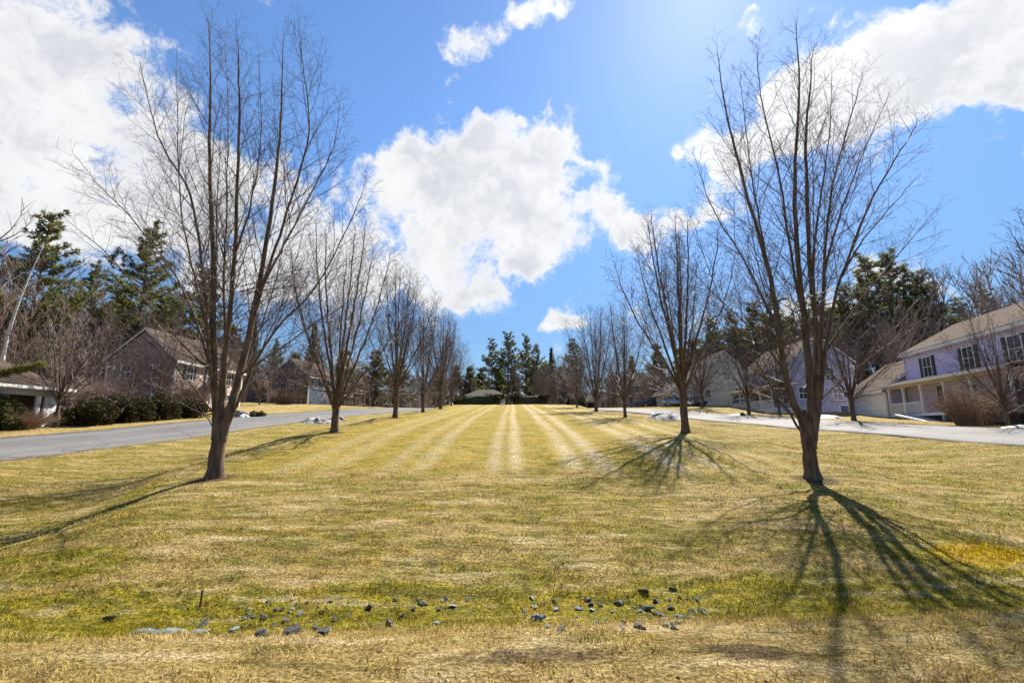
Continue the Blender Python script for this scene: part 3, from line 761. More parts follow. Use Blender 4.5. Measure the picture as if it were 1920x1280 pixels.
def top_h(py, d, x, y): return at(960, py, d).z-gz(x, y)
AVE_LABELS_L = ['bare maple standing by the left snow pile, second in the left row', 'bare upright maple third in the left row beside the road bend', 'bare maple fourth from the front in the crowded left row',
    'bare maple fifth in the left row, overlapping its neighbours', 'small bare maple at the far end of the left row near the hedge']
AVE_LABELS_R = ['bare maple with thick stubby trunk in front of the right snow pile', 'slender bare maple third in the right row, thin trunk', 'bare vase shaped maple fourth in the right row against a cloud', 'small bare maple last in the right row before the thicket']
protos = []
for sd_, H, r0, ns, spd in ((31, 10.4, .165, 13, .98), (37, 10.2, .165, 14, .92), (43, 9.8, .135, 12, .85)):
    t = Tree(sd_, rmin=.0044, dens=1.3, depth=4, kmax=8); t.auto(H, r0, ns, spd, fork=(.12, .20, .16)[len(protos)]*H, low=22)
    protos.append((t, H, r0))
def place_auto(k, x, y, H, rz, label, group, first={}):
    t, H0, r0 = protos[k]
    if k not in first:
        o = t.make('maple_tree', (x, y, gz(x, y)), rz, label, group=group); first[k] = o
    else:
        o = copy_tree(first[k]); o.location = (x, y, gz(x, y)); o.rotation_euler = (0, 0, rz)
        tag(o, label, 'tree', group)
    s = H/H0; o.scale = (s, s, s); return o
GA = 'bare maples lining the lawn'
place_auto(1, *RT[1], top_h(400, RT[1][1], *RT[1]), .4, AVE_LABELS_R[0], GA)
place_auto(0, *LT[1], top_h(410, LT[1][1], *LT[1]), 1.1, AVE_LABELS_L[0], GA)
place_auto(2, *RT[2], top_h(565, RT[2][1], *RT[2]), .3, AVE_LABELS_R[1], GA)
place_auto(1, *LT[2], top_h(500, LT[2][1], *LT[2]), 2.2, AVE_LABELS_L[1], GA)
place_auto(0, *RT[3], top_h(572, RT[3][1], *RT[3]), 2.9, AVE_LABELS_R[2], GA)
place_auto(2, *LT[3], top_h(560, LT[3][1], *LT[3]), 4.1, AVE_LABELS_L[2], GA)
place_auto(1, *LT[4], top_h(580, LT[4][1], *LT[4]), 5.0, AVE_LABELS_L[3], GA)
place_auto(2, *LT[5], top_h(625, LT[5][1], *LT[5]), 1.3, AVE_LABELS_L[4], GA)
place_auto(2, *RT[4], top_h(640, RT[4][1], *RT[4]), 5.5, AVE_LABELS_R[3], GA)

# yard trees: lower, wide and twiggy
t = Tree(57, rmin=.0056, dens=1.1, depth=4, kmax=8); t.auto(7.0, .13, 14, 1.35, fork=1.5, low=26)
YT = None; YT0 = t
def yard(px, d, H, rz, label, r=1.0):
    global YT
    x = atx(px, d); loc = (x, d, gz(x, d))
    if YT is None: YT = YT0.make('yard_tree', loc, rz, label, group='bare yard trees beyond the road'); o = YT
    else:
        o = copy_tree(YT); o.location = loc; o.rotation_euler = (0, 0, rz); tag(o, label, 'tree', 'bare yard trees beyond the road')
    s = H/7.0; o.scale = (s*r, s*r, s); return o
yard(1600, 37, 9.2, .3, 'wide twiggy bare tree before the lilac garage')
yard(106, 31.5, 8.6, 1.4, 'bare tree in front of the white pier of the carport', .75)
yard(1405, 54, 10.5, 2.4, 'bare tree at the porch corner of the grey house')
yard(1319, 67, 12.0, 3.6, 'bare tree standing before the beige gable wall')
yard(1887, 26.0, 6.6, 4.4, 'small bare tree beside the reddish twig shrub by the road', .8)
yard(238, 42, 7.5, 5.2, 'bare tree in front of the dark mauve gable wall')
yard(292, 45.5, 8.6, 2.9, 'bare tree close to the corner board of the mauve house')
yard(405, 52, 9.0, 4.6, 'bare tree hidden behind the stems of the nearest left maple')
yard(1462, 50, 8.0, 1.0, 'bare tree left of the forked maple, before the porch')
yard(484, 66, 6.5, .9, 'bare tree near the blue garage wall, beyond the road')
yard(560, 74, 8.0, 2.0, 'bare tree before the stone storey of the blue house')
yard(663, 82, 8.5, 3.1, 'bare tree past the blue house beyond the road bend')
yard(1150, 92, 9.0, 1.8, 'bare tree beside the small pale house')
yard(1247, 80, 7.5, 2.7, 'bare tree at the bonnet of the pickup truck', .8)
yard(1058, 74, 8.5, .5, 'bare tree at the right end of the bronze hedge')

# big bare tree whose boughs reach in from beyond the right edge
t = Tree(71, rmin=.006, dens=.75, depth=4, kmax=8); t.auto(13.5, .26, 12, 1.25, fork=2.0, low=10)
x = 29.5; t.make('yard_tree', (x, 20.5, gz(x, 20.5)), .8, 'bare tree whose spreading boughs reach in at the right edge', group='bare yard trees beyond the road')

# ------------------------------------------------------------------ evergreens
class Ever:
    def __init__(s, seed): s.r = random.Random(seed); s.wood = MB(); s.V = []; s.Fc = []
    def tuft(s, p, d, n, L, w, flat=.6):
        r = s.r
        for _ in range(n):
            q = (Vector(d)+vrand(r)*.95); q.z = q.z*flat+.12; q.normalize()
            side = q.cross(vrand(r)).normalized()*w*r.uniform(.6, 1.3)
            o = Vector(p)+vrand(r)*L*.38; e = o+q*L*r.uniform(.6, 1.25); k = len(s.V)
            s.V += [tuple(o-side), tuple(o+side), tuple(e)]; s.Fc.append((k, k+1, k+2))
    def pine(s, H, r0, lo=.25, wid=.20, dens=1.0, droop=0.0, shape='pine'):
        r = s.r; sway = [Vector((0, 0, 0))]
        n = 14
        for i in range(n): sway.append(sway[-1]+Vector((r.uniform(-.05, .05), r.uniform(-.05, .05), H/n)))
        s.wood.tube(sway, [max(.025, r0*(1-i/n)**.8) for i in range(n+1)], 8)
        z = lo*H
        while z < H*.985:
            t = (z/H-lo)/(1-lo); c = sway[min(n-1, int(z/H*n))].lerp(sway[min(n, int(z/H*n)+1)], (z/H*n) % 1)
            if shape == 'pine': Lm = H*wid*(.50+.50*sin(min(1, t*1.05+.18)*pi))*(1.05-t*.50)
            else: Lm = H*wid*(1.02-t)
            m = r.randint(3, 5) if shape == 'pine' else r.randint(5, 7); a0 = r.uniform(0, 6.28)
            for j in range(m):
                a = a0+j*6.283/m+r.uniform(-.35, .35); L = Lm*r.uniform(.35, 1.25)
                if L < .25: L = .25
                el = R((8+34*t*t if shape == 'pine' else -12+40*t)+r.uniform(-8, 8))-droop
                d = Vector((cos(a)*cos(el), sin(a)*cos(el), sin(el)))
                k = max(2, int(L/.7)); pts = [c]
                for q in range(k):
                    d = (d+Vector((0, 0, .10 if shape == 'pine' else .05))+vrand(r)*.10).normalized(); pts.append(pts[-1]+d*L/k)
                s.wood.tube(pts, [max(.012, r0*.26*(1-q/k)*min(1, L/2.0)+.01) for q in range(k+1)], 4)
                nt = max(2, int(L*3.0*dens))
                for q in range(nt):
                    u = (.28 if shape == 'pine' else .12)+(.74 if shape == 'pine' else .9)*(q+r.random())/nt; u = min(u, 1)
                    i = min(k-1, int(u*k)); p = pts[i].lerp(pts[i+1], u*k-i)
                    off = vrand(r)*L*.16*(1-u*.4); off.z *= .35
                    s.tuft(p+off, d*.6+off.normalized()*.5, 14 if shape == 'pine' else 11, .52, .085)
            z += H*r.uniform(.026, .05) if shape == 'pine' else H*r.uniform(.022, .032)
        s.tuft(sway[-1], (0, 0, 1), 16, .5, .05, 1.0)
    def make(s, name, loc, rz, label, group, m='needle'):
        e = empty(name, loc, rz, label, 'tree', group)
        s.wood.build('trunk', M['pinebark'], e, smooth=True)
        np_mesh('crown', np.array(s.V), np.array(s.Fc), M[m], e); return e
EV = {}
def ever(kind, px, top_py, d, rz, label, group, wide=1.0, name=None):
    x = atx(px, d); zb = gz(x, d); H = at(px, top_py, d).z-zb
    spec = {'pine': (101, 22, .26, .26, .255, 1.2, 'pine', 'needle'), 'widepine': (103, 24, .34, .16, .31, 1.3, 'pine', 'needle'), 'sparse': (107, 18, .2, .40, .19, 1.0, 'pine', 'needle'),
            'spruce': (109, 18, .2, .06, .21, 1.2, 'spruce', 'needle2'), 'dense': (113, 13, .2, .04, .34, 1.6, 'pine', 'needle')}[kind]
    nm = name or ('spruce_tree' if kind == 'spruce' else 'pine_tree')
    if kind not in EV:
        e = Ever(spec[0]); e.pine(spec[1], spec[2], spec[3], spec[4], spec[5], shape=spec[6])
        o = e.make(nm, (x, d, zb), rz, label, group, spec[7]); EV[kind] = o
    else:
        o = copy_tree(EV[kind]); o.location = (x, d, zb); o.rotation_euler = (0, 0, rz); tag(o, label, 'tree', group); o.name = nm
    s = H/spec[1]; o.scale = (s*wide, s*wide, s)
    return o
GB = 'evergreens behind the houses and the lawn'
ever('sparse', 922, 636, 108, .3, 'thin sparse pine on the skyline, left of the tall dark pine', GB)
ever('pine', 953, 626, 110, 1.0, 'tall dark pine on the skyline above the hedge gap', GB)
ever('pine', 987, 632, 116, 2.2, 'pine just right of the tall dark pine', GB, .85)
ever('widepine', 1008, 648, 112, 3.0, 'broad bushy pine right of the hedge gap on the skyline', GB, .85)
ever('spruce', 1036, 652, 120, .4, 'small dark conifer behind the brown thicket', GB, .9)
ever('sparse', 1077, 636, 112, 4.0, 'sparse pine poking up left of the vase shaped maple', GB, 1.1)
for i, (px, py, d, wd) in enumerate([(880,690,118,1.0), (902,692,124,1.1), (935,692,128,1.2), (962,700,124,1.0), (1000,690,130,1.1), (1022,684,126,1.0), (855,690,130,1.0), (820,690,126,1.0), (1055,690,128,1.0)]):
    ever('dense', px, py, d, i*1.1, 'young green pine in the tree belt behind the garage', 'young pines in the belt behind the garage', wd)
ever('widepine', 232, 432, 60, .7, 'broad white pine towering over the mauve house', GB, 1.0)
ever('widepine', 18, 402, 46, 2.0, 'tall pine at the left edge behind the carport roof', GB, .9)
ever('pine', 352, 505, 72, 1.7, 'pine behind the nearest left maple, right of the broad pine', GB, .95)
ever('pine', 130, 500, 74, 4.0, 'dark pine between the left edge pine and the broad pine', GB, .9)
ever('spruce', 577, 606, 104, .2, 'pointed spruce above the blue house', GB, 1.0)
ever('pine', 505, 640, 108, 3.3, 'pine left of the pointed spruce', GB, 1.0)
ever('spruce', 460, 600, 98, 1.3, 'slim dark spruce half hidden by the leaning maple stems', GB, 1.0)
ever('dense', 700, 660, 112, 2.5, 'dark pine beyond the road bend behind the left maples', GB, 1.0)
ever('widepine', 1345, 598, 92, 1.2, 'broad pine rising over the beige house', GB, 1.0)
ever('widepine', 1388, 588, 90, 2.6, 'broad pine over the gap between the beige and grey houses', GB, 1.0)
ever('pine', 1432, 570, 92, .1, 'pine over the left roof slope of the grey house', GB, 1.1)
ever('widepine', 1475, 560, 88, 4.4, 'broad pine directly behind the grey house', GB, .95)
ever('pine', 1560, 560, 78, 3.1, 'pine behind the right corner of the grey house', GB, 1.2)
ever('widepine', 1612, 540, 76, 5.1, 'bushy pine over the wide twiggy tree', GB, .8)
ever('pine', 1660, 488, 72, 1.9, 'tall white pine with bare lower trunk, over the garage', GB, 1.15)
ever('pine', 1712, 478, 74, 5.7, 'tallest white pine behind the lilac house', GB, 1.2)
ever('pine', 1765, 512, 72, .9, 'white pine over the left end of the lilac roof', GB, 1.1)
ever('sparse', 1830, 560, 80, 2.7, 'thin pine behind the ridge of the lilac roof', GB, 1.2)
ever('sparse', 1890, 545, 84, 1.7, 'thin pine behind the lilac roof at the right edge', GB, 1.2)
ever('spruce', 1190, 668, 112, 2.1, 'brownish conifer behind the slender third maple', GB, 1.3)
ever('dense', 1238, 650, 108, 3.9, 'bushy conifer left of the stubby maple crown', GB, .8)
ever('dense', 1285, 655, 110, .8, 'bushy conifer behind the trunk of the stubby maple', GB, .9)
ever('dense', 1500, 600, 96, 2.2, 'dense pine filling in behind the grey roof', GB, 1.0)

for i, (px, py, d, wd) in enumerate([(1310,640,104,1.1), (1352,628,106,1.2), (1400,622,104,1.2), (1448,615,102,1.2), (1530,600,98,1.2), (1585,585,94,1.2), (1640,600,92,1.2), (1700,590,90,1.2), (1750,590,92,1.1)]):
    ever('dense', px, py, d, i*.9+.3, 'dense evergreen filling the belt behind the right hand houses', 'dense evergreens behind the right houses', wd)
for i, (px, py, d, wd) in enumerate([(62,560,72,1.1), (180,575,84,1.2), (285,560,88,1.2), (415,615,96,1.2), (545,665,116,1.1), (640,660,118,1.2), (745,675,122,1.2)]):
    ever('dense', px, py, d, i*1.3+.7, 'dense evergreen filling the belt behind the left hand houses', 'dense evergreens behind the left houses', wd)

# near pine beyond the left edge with one bough in view
def bough():
    e = Ever(131); r = e.r
    x, d = -31.2, 24.0; zb = gz(x, d)
    e.pine(9.0, .2, .55, .16, .8)
    tip = at(78, 684, 27.0)-Vector((x, d, zb)); st = Vector((0, 0, 1.6))
    pts = [st.lerp(tip, i/8)+Vector((0, 0, .25*sin(i/8*pi))) for i in range(9)]
    e.wood.tube(pts, [.07*(1-i/9)+.012 for i in range(9)], 5)
    for i in range(150):
        u = .2+.8*r.random(); k = min(7, int(u*8)); p = pts[k].lerp(pts[k+1], u*8-k)+vrand(r)*.42*(1.1-u)
        e.tuft(p, (tip-st).normalized()+Vector((0, 0, .2)), 16, .32, .025)
    e.make('pine_tree', (x, d, zb), 0, 'green pine bough reaching in over the carport roof', GB)
bough()

# leaning birch
def birch():
    t = Tree(83, rmin=.008, dens=.55, depth=4, kmax=8)
    d = 40.0; b = ground(8, 760); b = Vector((atx(-8, d), d, gz(atx(-8, d), d)))
    P = [at(px, py, d)-b for px, py in ((-2,720),(12,640),(32,575),(52,525),(70,485),(84,455))]
    t.limb(catmull([Vector((0,0,-.1))]+P, 5), .17, 1, .45)
    P2 = [at(px, py, d)-b for px, py in ((55,530),(70,528),(88,515))]
    t.limb(catmull(P2, 4), .06, 1, .3)
    t.make('birch_tree', b, 0, 'white barked birch leaning right at the left edge', bark='birch')
birch()

# bare woodland behind everything: one mass of stems and brush
def woods():
    rng = random.Random(9); V = MB()
    def stem(p, d, L, r0, lvl):
        n = 3 if lvl else 5; pts = [p]
        for i in range(n):
            d = (d+vrand(rng)*(.10 if lvl == 0 else .2)+Vector((0, 0, .10))).normalized(); pts.append(pts[-1]+d*L/n)
        V.tube(pts, [max(.012, r0*(1-i/n)) for i in range(n+1)], 5 if lvl == 0 else 3)
        if lvl < 2:
            m = (20 if lvl == 0 else 7)
            for i in range(m):
                u = (.25 if lvl == 0 else .2)+.75*rng.random(); k = min(n-1, int(u*n)); q = pts[k].lerp(pts[k+1], u*n-k)
                a = rng.uniform(0, 6.28); dd = (d*.8+Vector((cos(a), sin(a), .35))*.75).normalized()
                stem(q, dd, L*(.36 if lvl == 0 else .5)*(1.15-u*.6)*rng.uniform(.6, 1.2), r0*(.30 if lvl == 0 else .5), lvl+1)
    spots = []
    for i in range(100): spots.append((rng.uniform(-95, -46), rng.uniform(36, 110), rng.uniform(10, 17)))
    for i in range(70): spots.append((rng.uniform(-70, 75), rng.uniform(98, 130), rng.uniform(7, 12)))
    for i in range(100): spots.append((rng.uniform(50, 105), rng.uniform(45, 110), rng.uniform(12, 20)))
    for i in range(40): spots.append((rng.uniform(10, 40), rng.uniform(84, 100), rng.uniform(5, 8.5)))
    for i in range(45): spots.append((rng.uniform(-40, -12), rng.uniform(88, 102), rng.uniform(5, 8.5)))
    for i in range(26): spots.append((rng.uniform(4.5, 11.5), rng.uniform(76, 86), rng.uniform(5.0, 8.0)))
    for i in range(100): spots.append((rng.uniform(-62, -45), rng.uniform(34, 64), rng.uniform(7, 12)))
    for i in range(40): spots.append((rng.uniform(-56, -37), rng.uniform(62, 92), rng.uniform(6, 10)))
    for i in range(40): spots.append((rng.uniform(44, 62), rng.uniform(48, 92), rng.uniform(8, 13)))
    for i in range(26): spots.append((rng.uniform(14, 30), rng.uniform(92, 104), rng.uniform(6, 9)))
    for (x, y, h) in spots:
        stem(Vector((x, y, gz(x, y)-.1)), Vector((rng.uniform(-.1, .1), rng.uniform(-.1, .1), 1)), h, h*.012+.03, 0)
    # brush
    for i in range(1500):
        side = rng.random()
        if side < .35: x, y = rng.uniform(-100, -42), rng.uniform(36, 110)
        elif side < .65: x, y = rng.uniform(-60, 60), rng.uniform(92, 125)
        else: x, y = rng.uniform(46, 105), rng.uniform(48, 110)
        z = gz(x, y)
        for k in range(6):
            a = rng.uniform(0, 6.28); stem(Vector((x+rng.uniform(-.8, .8), y+rng.uniform(-.8, .8), z)), Vector((cos(a)*.5, sin(a)*.5, 1)), rng.uniform(1.6, 4.6), .028, 2 if k > 1 else 1)
    o = V.build('woodland', M['woodbark'])
    tag(o, 'brown leafless woodland and brush behind the houses', 'woodland', kind='stuff')
woods()

# ------------------------------------------------------------------ hedges and shrubs
def leafy(name, c, rx, ry, h, n, m, label, group=None, seed=1, boxy=.5, leaf=.09, rz=0.0, taper=0.0):
    """a clipped or rounded evergreen mass: an uneven core carrying many small leaves"""
    rng = np.random.default_rng(seed)
    th = rng.random(n)*2*pi; cz = rng.random(n); ph = np.arccos(1-cz)
    ex = 2/(2+6*boxy)
    sp = lambda a: np.sign(a)*np.abs(a)**ex
    dx, dy, dz = sp(np.sin(ph)*np.cos(th)), sp(np.sin(ph)*np.sin(th)), np.abs(np.cos(ph))**ex
    amp = .0 if name == 'hedge' else .22
    lump = 1+amp*np.sin(dx*3.7+seed*1.7)*np.sin(dy*4.3+dz*3.1+seed)+amp*np.sin(dx*8+seed)*np.sin(dz*7+dy*5)*.7+.07*np.sin(dx*rx*3.1+seed)*np.sin(dy*ry*4+dz*5)+.05*np.sin(dx*rx*7+1)*np.sin(dz*9)
    dep = 1-(.16 if name == 'hedge' else .42)*rng.random(n)**2
    tp = 1-taper*np.clip(-dx, 0, 1)**1.5
    P = np.stack([dx*rx*lump*dep, dy*ry*lump*dep, dz*h*lump*dep*tp], 1)
    nrm = np.stack([dx/rx, dy/ry, dz/h], 1); nrm /= np.linalg.norm(nrm, axis=1)[:, None]
    d = nrm+rng.normal(size=(n, 3))*.7; d /= np.linalg.norm(d, axis=1)[:, None]
    s = np.cross(d, rng.normal(size=(n, 3))); s /= np.linalg.norm(s, axis=1)[:, None]
    L = leaf*(.6+.8*rng.random(n))[:, None]; w = leaf*.38
    Vv = np.stack([P-s*w, P+s*w, P+d*L+s*w*.5, P+d*L-s*w*.5], 1).reshape(-1, 3)
    Fc = np.arange(n*4).reshape(-1, 4)
    # core
    a, b = 24, 9; core = []
    for i in range(b):
        p_ = i/(b-1)*pi/2
        for j in range(a):
            t_ = j/a*2*pi; u, v, q = sin(p_)*cos(t_), sin(p_)*sin(t_), cos(p_)
            f = lambda z_: math.copysign(abs(z_)**ex, z_)
            cs = .86 if name == 'hedge' else .55; core.append((f(u)*rx*cs, f(v)*ry*cs, f(q)*h*cs*(1-taper*max(0, -f(u))**1.5)-.02))
    k = len(Vv); cf = [(k+i*a+j, k+i*a+(j+1) % a, k+(i+1)*a+(j+1) % a, k+(i+1)*a+j) for i in range(b-1) for j in range(a)]
    o = np_mesh(name, np.concatenate([Vv, np.array(core)]), np.concatenate([Fc, np.array(cf)]), M[m])
    o.location = c; o.rotation_euler = (0, 0, rz); tag(o, label, 'hedge' if name == 'hedge' else 'shrub', group); return o
def gpos(x, y, dz=-.03): return Vector((x, y, gz(x, y)+dz))
d = 68.5
leafy('hedge', gpos(atx(894, d), d), 4.05, 1.1, 1.62, 9000, 'hedge', 'long dark green clipped hedge left of the gap, sloping at its left end', 'clipped hedges at the end of the lawn', 3, .75, taper=.75)
leafy('hedge', gpos(atx(993, d), d), 2.95, 1.0, 1.50, 7000, 'hedge2', 'shorter bronze tinged clipped hedge right of the gap', 'clipped hedges at the end of the lawn', 5, .8)
GS = 'evergreen shrubs beyond the left road'
leafy('evergreen_shrub', gpos(atx(168, 33.5), 33.5), 1.5, 1.2, 1.55, 3500, 'shrubleaf', 'dark spreading shrub right beside the carport pier', GS, 7, .2, .16)
leafy('evergreen_shrub', gpos(atx(232, 36.5), 36.5), 1.7, 1.3, 1.75, 3500, 'shrubleaf', 'dark spreading shrub in the middle of the row before the mauve house', GS, 8, .2, .16)
leafy('evergreen_shrub', gpos(atx(292, 39.5), 39.5), 1.6, 1.3, 1.75, 3500, 'shrubleaf', 'dark shrub under the gable window of the mauve house', GS, 9, .2, .16)
leafy('evergreen_shrub', gpos(atx(352, 43), 43), 1.3, 1.1, 1.5, 2500, 'shrubleaf', 'rounded shrub near the porch of the mauve house', GS, 10, .2, .16)
leafy('evergreen_shrub', gpos(atx(4, 28.5), 28.5), .9, .8, 1.9, 2200, 'hedge', 'yellow green shrub at the left edge before the carport', GS, 12, .2, .14)
leafy('evergreen_shrub', gpos(atx(482, 46.5), 46.5), .7, .6, .5, 900, 'hedge', 'tiny green shrub beside the roadside boulder', GS, 13, .2, .12)
leafy('evergreen_shrub', gpos(atx(1062, 84), 84), 1.4, 1.2, 3.4, 2600, 'hedge', 'dark upright shrub at the foot of the brown thicket', None, 14, .1, .2)
leafy('evergreen_shrub', gpos(atx(1090, 82), 82), 1.0, 1.0, 2.2, 1800, 'hedge', 'dark shrub left of the small pale house', None, 15, .1, .2)

def twig_shrub(px, d, rad, h, n, label, seed, m='redtwig', sx=1.0):
    rng = random.Random(seed); V = MB(); x = atx(px, d)
    for i in range(n):
        a = rng.uniform(0, 6.28); rr = rad*sqrt(rng.random())
        b = Vector((cos(a)*rr*.35*sx, sin(a)*rr*.35, -.05)); tip = Vector((cos(a)*rr*sx, sin(a)*rr, h*rng.uniform(.55, 1.1)*(1-.35*(rr/rad)**2)))
        pts = [b.lerp(tip, k/4)+Vector((0, 0, .22*h*sin(k/4*pi)))+vrand(rng)*.04 for k in range(5)]
        V.tube(pts, [.012*(1-k/5)+.003 for k in range(5)], 3)
        for j in range(4):
            k = rng.randint(1, 3); dd = (pts[k+1]-pts[k]).normalized()+vrand(rng)*.55; q = pts[k].lerp(pts[k+1], rng.random())
            V.tube([q, q+dd*.25, q+dd*.25+(dd+Vector((0, 0, .4)))*.22], [.006, .005, .0035], 3)
    o = V.build('twiggy_shrub', M[m]); o.location = (x, d, gz(x, d)); tag(o, label, 'shrub', 'leafless shrubs in the yards')
twig_shrub(1822, 28.5, 2.2, 2.2, 420, 'large reddish leafless shrub in front of the lilac porch', 3)
twig_shrub(1925, 28.0, 1.8, 2.6, 420, 'brown leafless shrub at the right edge before the lilac house', 4, 'woodbark')
twig_shrub(40, 29.5, 1.8, 1.0, 380, 'low orange brown leafless shrub at the foot of the carport', 5, 'redtwig', 1.0)
twig_shrub(348, 47, 2.0, 3.1, 620, 'rounded leafless shrub against the peach house wall', 6, 'woodbark')
twig_shrub(180, 37, 2.2, 3.4, 500, 'tall leafless brush between carport and mauve house', 7, 'woodbark')
twig_shrub(530, 72, 3.0, 2.6, 420, 'leafless shrub in front of the blue garage wall', 8, 'woodbark')

# ------------------------------------------------------------------ houses
def window(h, x, z, w, hh, face, mt='white', shutters=False, bars=(1, 1), pane='glass'):
    """face: matrix placing local (x along wall, -y outward, z up)"""
    f = MB(); b = .09
    f.box(x-w/2-b, x+w/2+b, -.055, .02, z+hh, z+hh+b, face); f.box(x-w/2-b, x+w/2+b, -.075, .02, z-b, z, face)
    f.box(x-w/2-b, x-w/2, -.05, .02, z, z+hh, face); f.box(x+w/2, x+w/2+b, -.05, .02, z, z+hh, face)
    for i in range(bars[0]): 
        xx = x-w/2+w*(i+1)/(bars[0]+1); f.box(xx-.02, xx+.02, -.04, .02, z, z+hh, face)
    for i in range(bars[1]):
        zz = z+hh*(i+1)/(bars[1]+1); f.box(x-w/2, x+w/2, -.047, .02, zz-.03, zz+.03, face)
    o = f.build('window', M[mt], h)
    p = MB(); p.box(x-w/2, x+w/2, -.022, .01, z, z+hh, face); p.build('pane', M[pane], o)
    if shutters:
        for s in (-1, 1):
            q = MB(); xc = x+s*(w/2+b+.24)
            q.box(xc-.20, xc+.20, -.045, .01, z-.06, z+hh+.06, face)
            q.box(xc-.14, xc+.14, -.06, -.045, z+.02, z+hh*.48, face); q.box(xc-.14, xc+.14, -.06, -.045, z+hh*.52, z+hh-.02, face)
            q.build('shutter', M['shutter'], o)
    return o
FRONT = Matrix.Identity(4)
def endface(x, sign):
    """gable wall at local x; sign -1 faces -x, +1 faces +x; its own x axis runs along the depth"""
    if sign < 0: return Matrix.Translation((x, 0, 0)) @ Matrix(((0, 1, 0, 0), (1, 0, 0, 0), (0, 0, 1, 0), (0, 0, 0, 1)))
    return Matrix.Translation((x, 0, 0)) @ Matrix(((0, -1, 0, 0), (1, 0, 0, 0), (0, 0, 1, 0), (0, 0, 0, 1)))

def gable_block(h, x0, x1, y0, y1, He, Hr, wall, roof, zb=-.6, over=.35, trim=True, corner=True, first_name='wall', ends=True):
    ym = (y0+y1)/2; w = MB()
    w.prism([(y0, zb), (y1, zb), (y1, He), (ym, Hr), (y0, He)][::-1], x0, x1); wo = w.build(first_name, M[wall], h)
    sl = (Hr-He)/(ym-y0); th = .16; r = MB()
    A = (y0-over, He-over*sl+.03); B = (ym, Hr+.03); C_ = (y1+over, He-over*sl+.03)
    r.prism([A, B, C_, (C_[0], C_[1]+th), (B[0], B[1]+th*1.25), (A[0], A[1]+th)][::-1], x0-over*.8, x1+over*.8)
    ro = r.build('roof', M[roof], h)
    if trim:
        f = MB()
        for (yy, s) in ((y0, -1), (y1, 1)):
            f.box(x0-over*.8-.004, x1+over*.8+.004, min(yy+s*over, yy+s*(over+.03)), max(yy+s*over, yy+s*(over+.03)), He-over*sl-.12, He-over*sl+.14)
            f.box(x0, x1, min(yy, yy+s*(over-.005)), max(yy, yy+s*(over-.005)), He-over*sl-.10, He-over*sl-.06)
        for (xx, s) in ((x0-over*.8, -1), (x1+over*.8, 1)):
            a, b = (xx-.035, xx-.003) if s < 0 else (xx+.003, xx+.035)
            f.prism([(A[0], A[1]-.07), (B[0], B[1]-.07), (B[0], B[1]+.13), (A[0], A[1]+.13)][::-1], a, b); f.prism([(B[0], B[1]-.07), (C_[0], C_[1]-.07), (C_[0], C_[1]+.13), (B[0], B[1]+.13)][::-1], a, b)
        f.build('fascia', M['white'], h)
    if corner:
        for xx in (x0, x1):
            for yy in (y0, y1): c = MB(); c.box(xx-.09, xx+.09, yy-.09, yy+.09, zb, He-over*sl-.11); c.build('corner_board', M['white'], h)
    return wo, ro

def garage_door(h, x0, x1, z0, z1, m='white', y=0.0):
    f = MB(); b = .12
    f.box(x0-b, x0, y-.05, y+.02, z0, z1+b); f.box(x1, x1+b, y-.05, y+.02, z0, z1+b); f.box(x0, x1, y-.05, y+.02, z1, z1+b)
    o = f.build('garage_door', M['white'], h); p = MB(); n = 4
    for i in range(n):
        a = z0+(z1-z0)*i/n; c = z0+(z1-z0)*(i+1)/n
        p.box(x0, x1, y-.02, y+.01, a, c-.012)
        k = max(2, int((x1-x0)/.6))
        for j in range(k):
            u = x0+(x1-x0)*(j+.12)/k; v = x0+(x1-x0)*(j+.88)/k; p.box(u, v, y-.032, y-.02, a+.1, c-.11)
    p.build('door_panel', M[m], o); return o

def porch(h, x0, x1, dep, floor, beam, posts, roof, skirt=None, rail=True, top=None, railgap=(), soff='soffit'):
    """open porch along the front (y<0)"""
    f = MB(); f.box(x0, x1, -dep, -.01, floor-.22, floor); f.build('porch_floor', M['white'], h)
    b = MB(); b.box(x0, x1, -dep, -dep+.14, beam, beam+.26); b.box(x0, x0+.14, -dep+.14, -.01, beam, beam+.26); b.box(x1-.14, x1, -dep+.14, -.01, beam, beam+.26)
    b.build('porch_beam', M['soffit'], h)
    c = MB(); c.box(x0+.14, x1-.14, -dep+.14, -.012, beam+.18, beam+.22); c.build('porch_ceiling', M[soff], h)
    top = top or beam+.9; r = MB()
    r.prism([(-dep-.3, beam+.27), (-.01, top), (-.01, top+.14), (-dep-.3, beam+.40)][::-1], x0-.25, x1+.25); r.build('porch_roof', M[roof], h)
    g = MB(); g.box(x0-.26, x1+.26, -dep-.335, -dep-.302, beam+.20, beam+.42); g.build('gutter', M['white'], h)
    for px_ in posts:
        p = MB(); p.box(px_-.07, px_+.07, -dep+.01, -dep+.15, floor, beam); p.box(px_-.10, px_+.10, -dep-.02, -dep+.18, floor, floor+.18); p.box(px_-.10, px_+.10, -dep-.02, -dep+.18, beam-.14, beam-.002)
        p.build('porch_post', M['white'], h)
    if rail:
        ps = sorted(posts)
        for a, c in zip(ps[:-1], ps[1:]):
            if any(a <= g_ <= c for g_ in railgap): continue
            q = MB(); q.box(a+.07, c-.07, -dep+.04, -dep+.12, floor+.88, floor+.94); q.box(a+.07, c-.07, -dep+.05, -dep+.11, floor+.08, floor+.13)
            n = int((c-a)/.14)
            for i in range(1, n): q.box(a+(c-a)*i/n-.018, a+(c-a)*i/n+.018, -dep+.06, -dep+.10, floor+.13, floor+.88)
            q.build('railing', M['white'], h)
    if skirt:
        s = MB(); s.box(x0+.03, x1-.03, -dep+.03, -.02, skirt, floor-.225); s.build('porch_skirt', M['whiteside'], h)

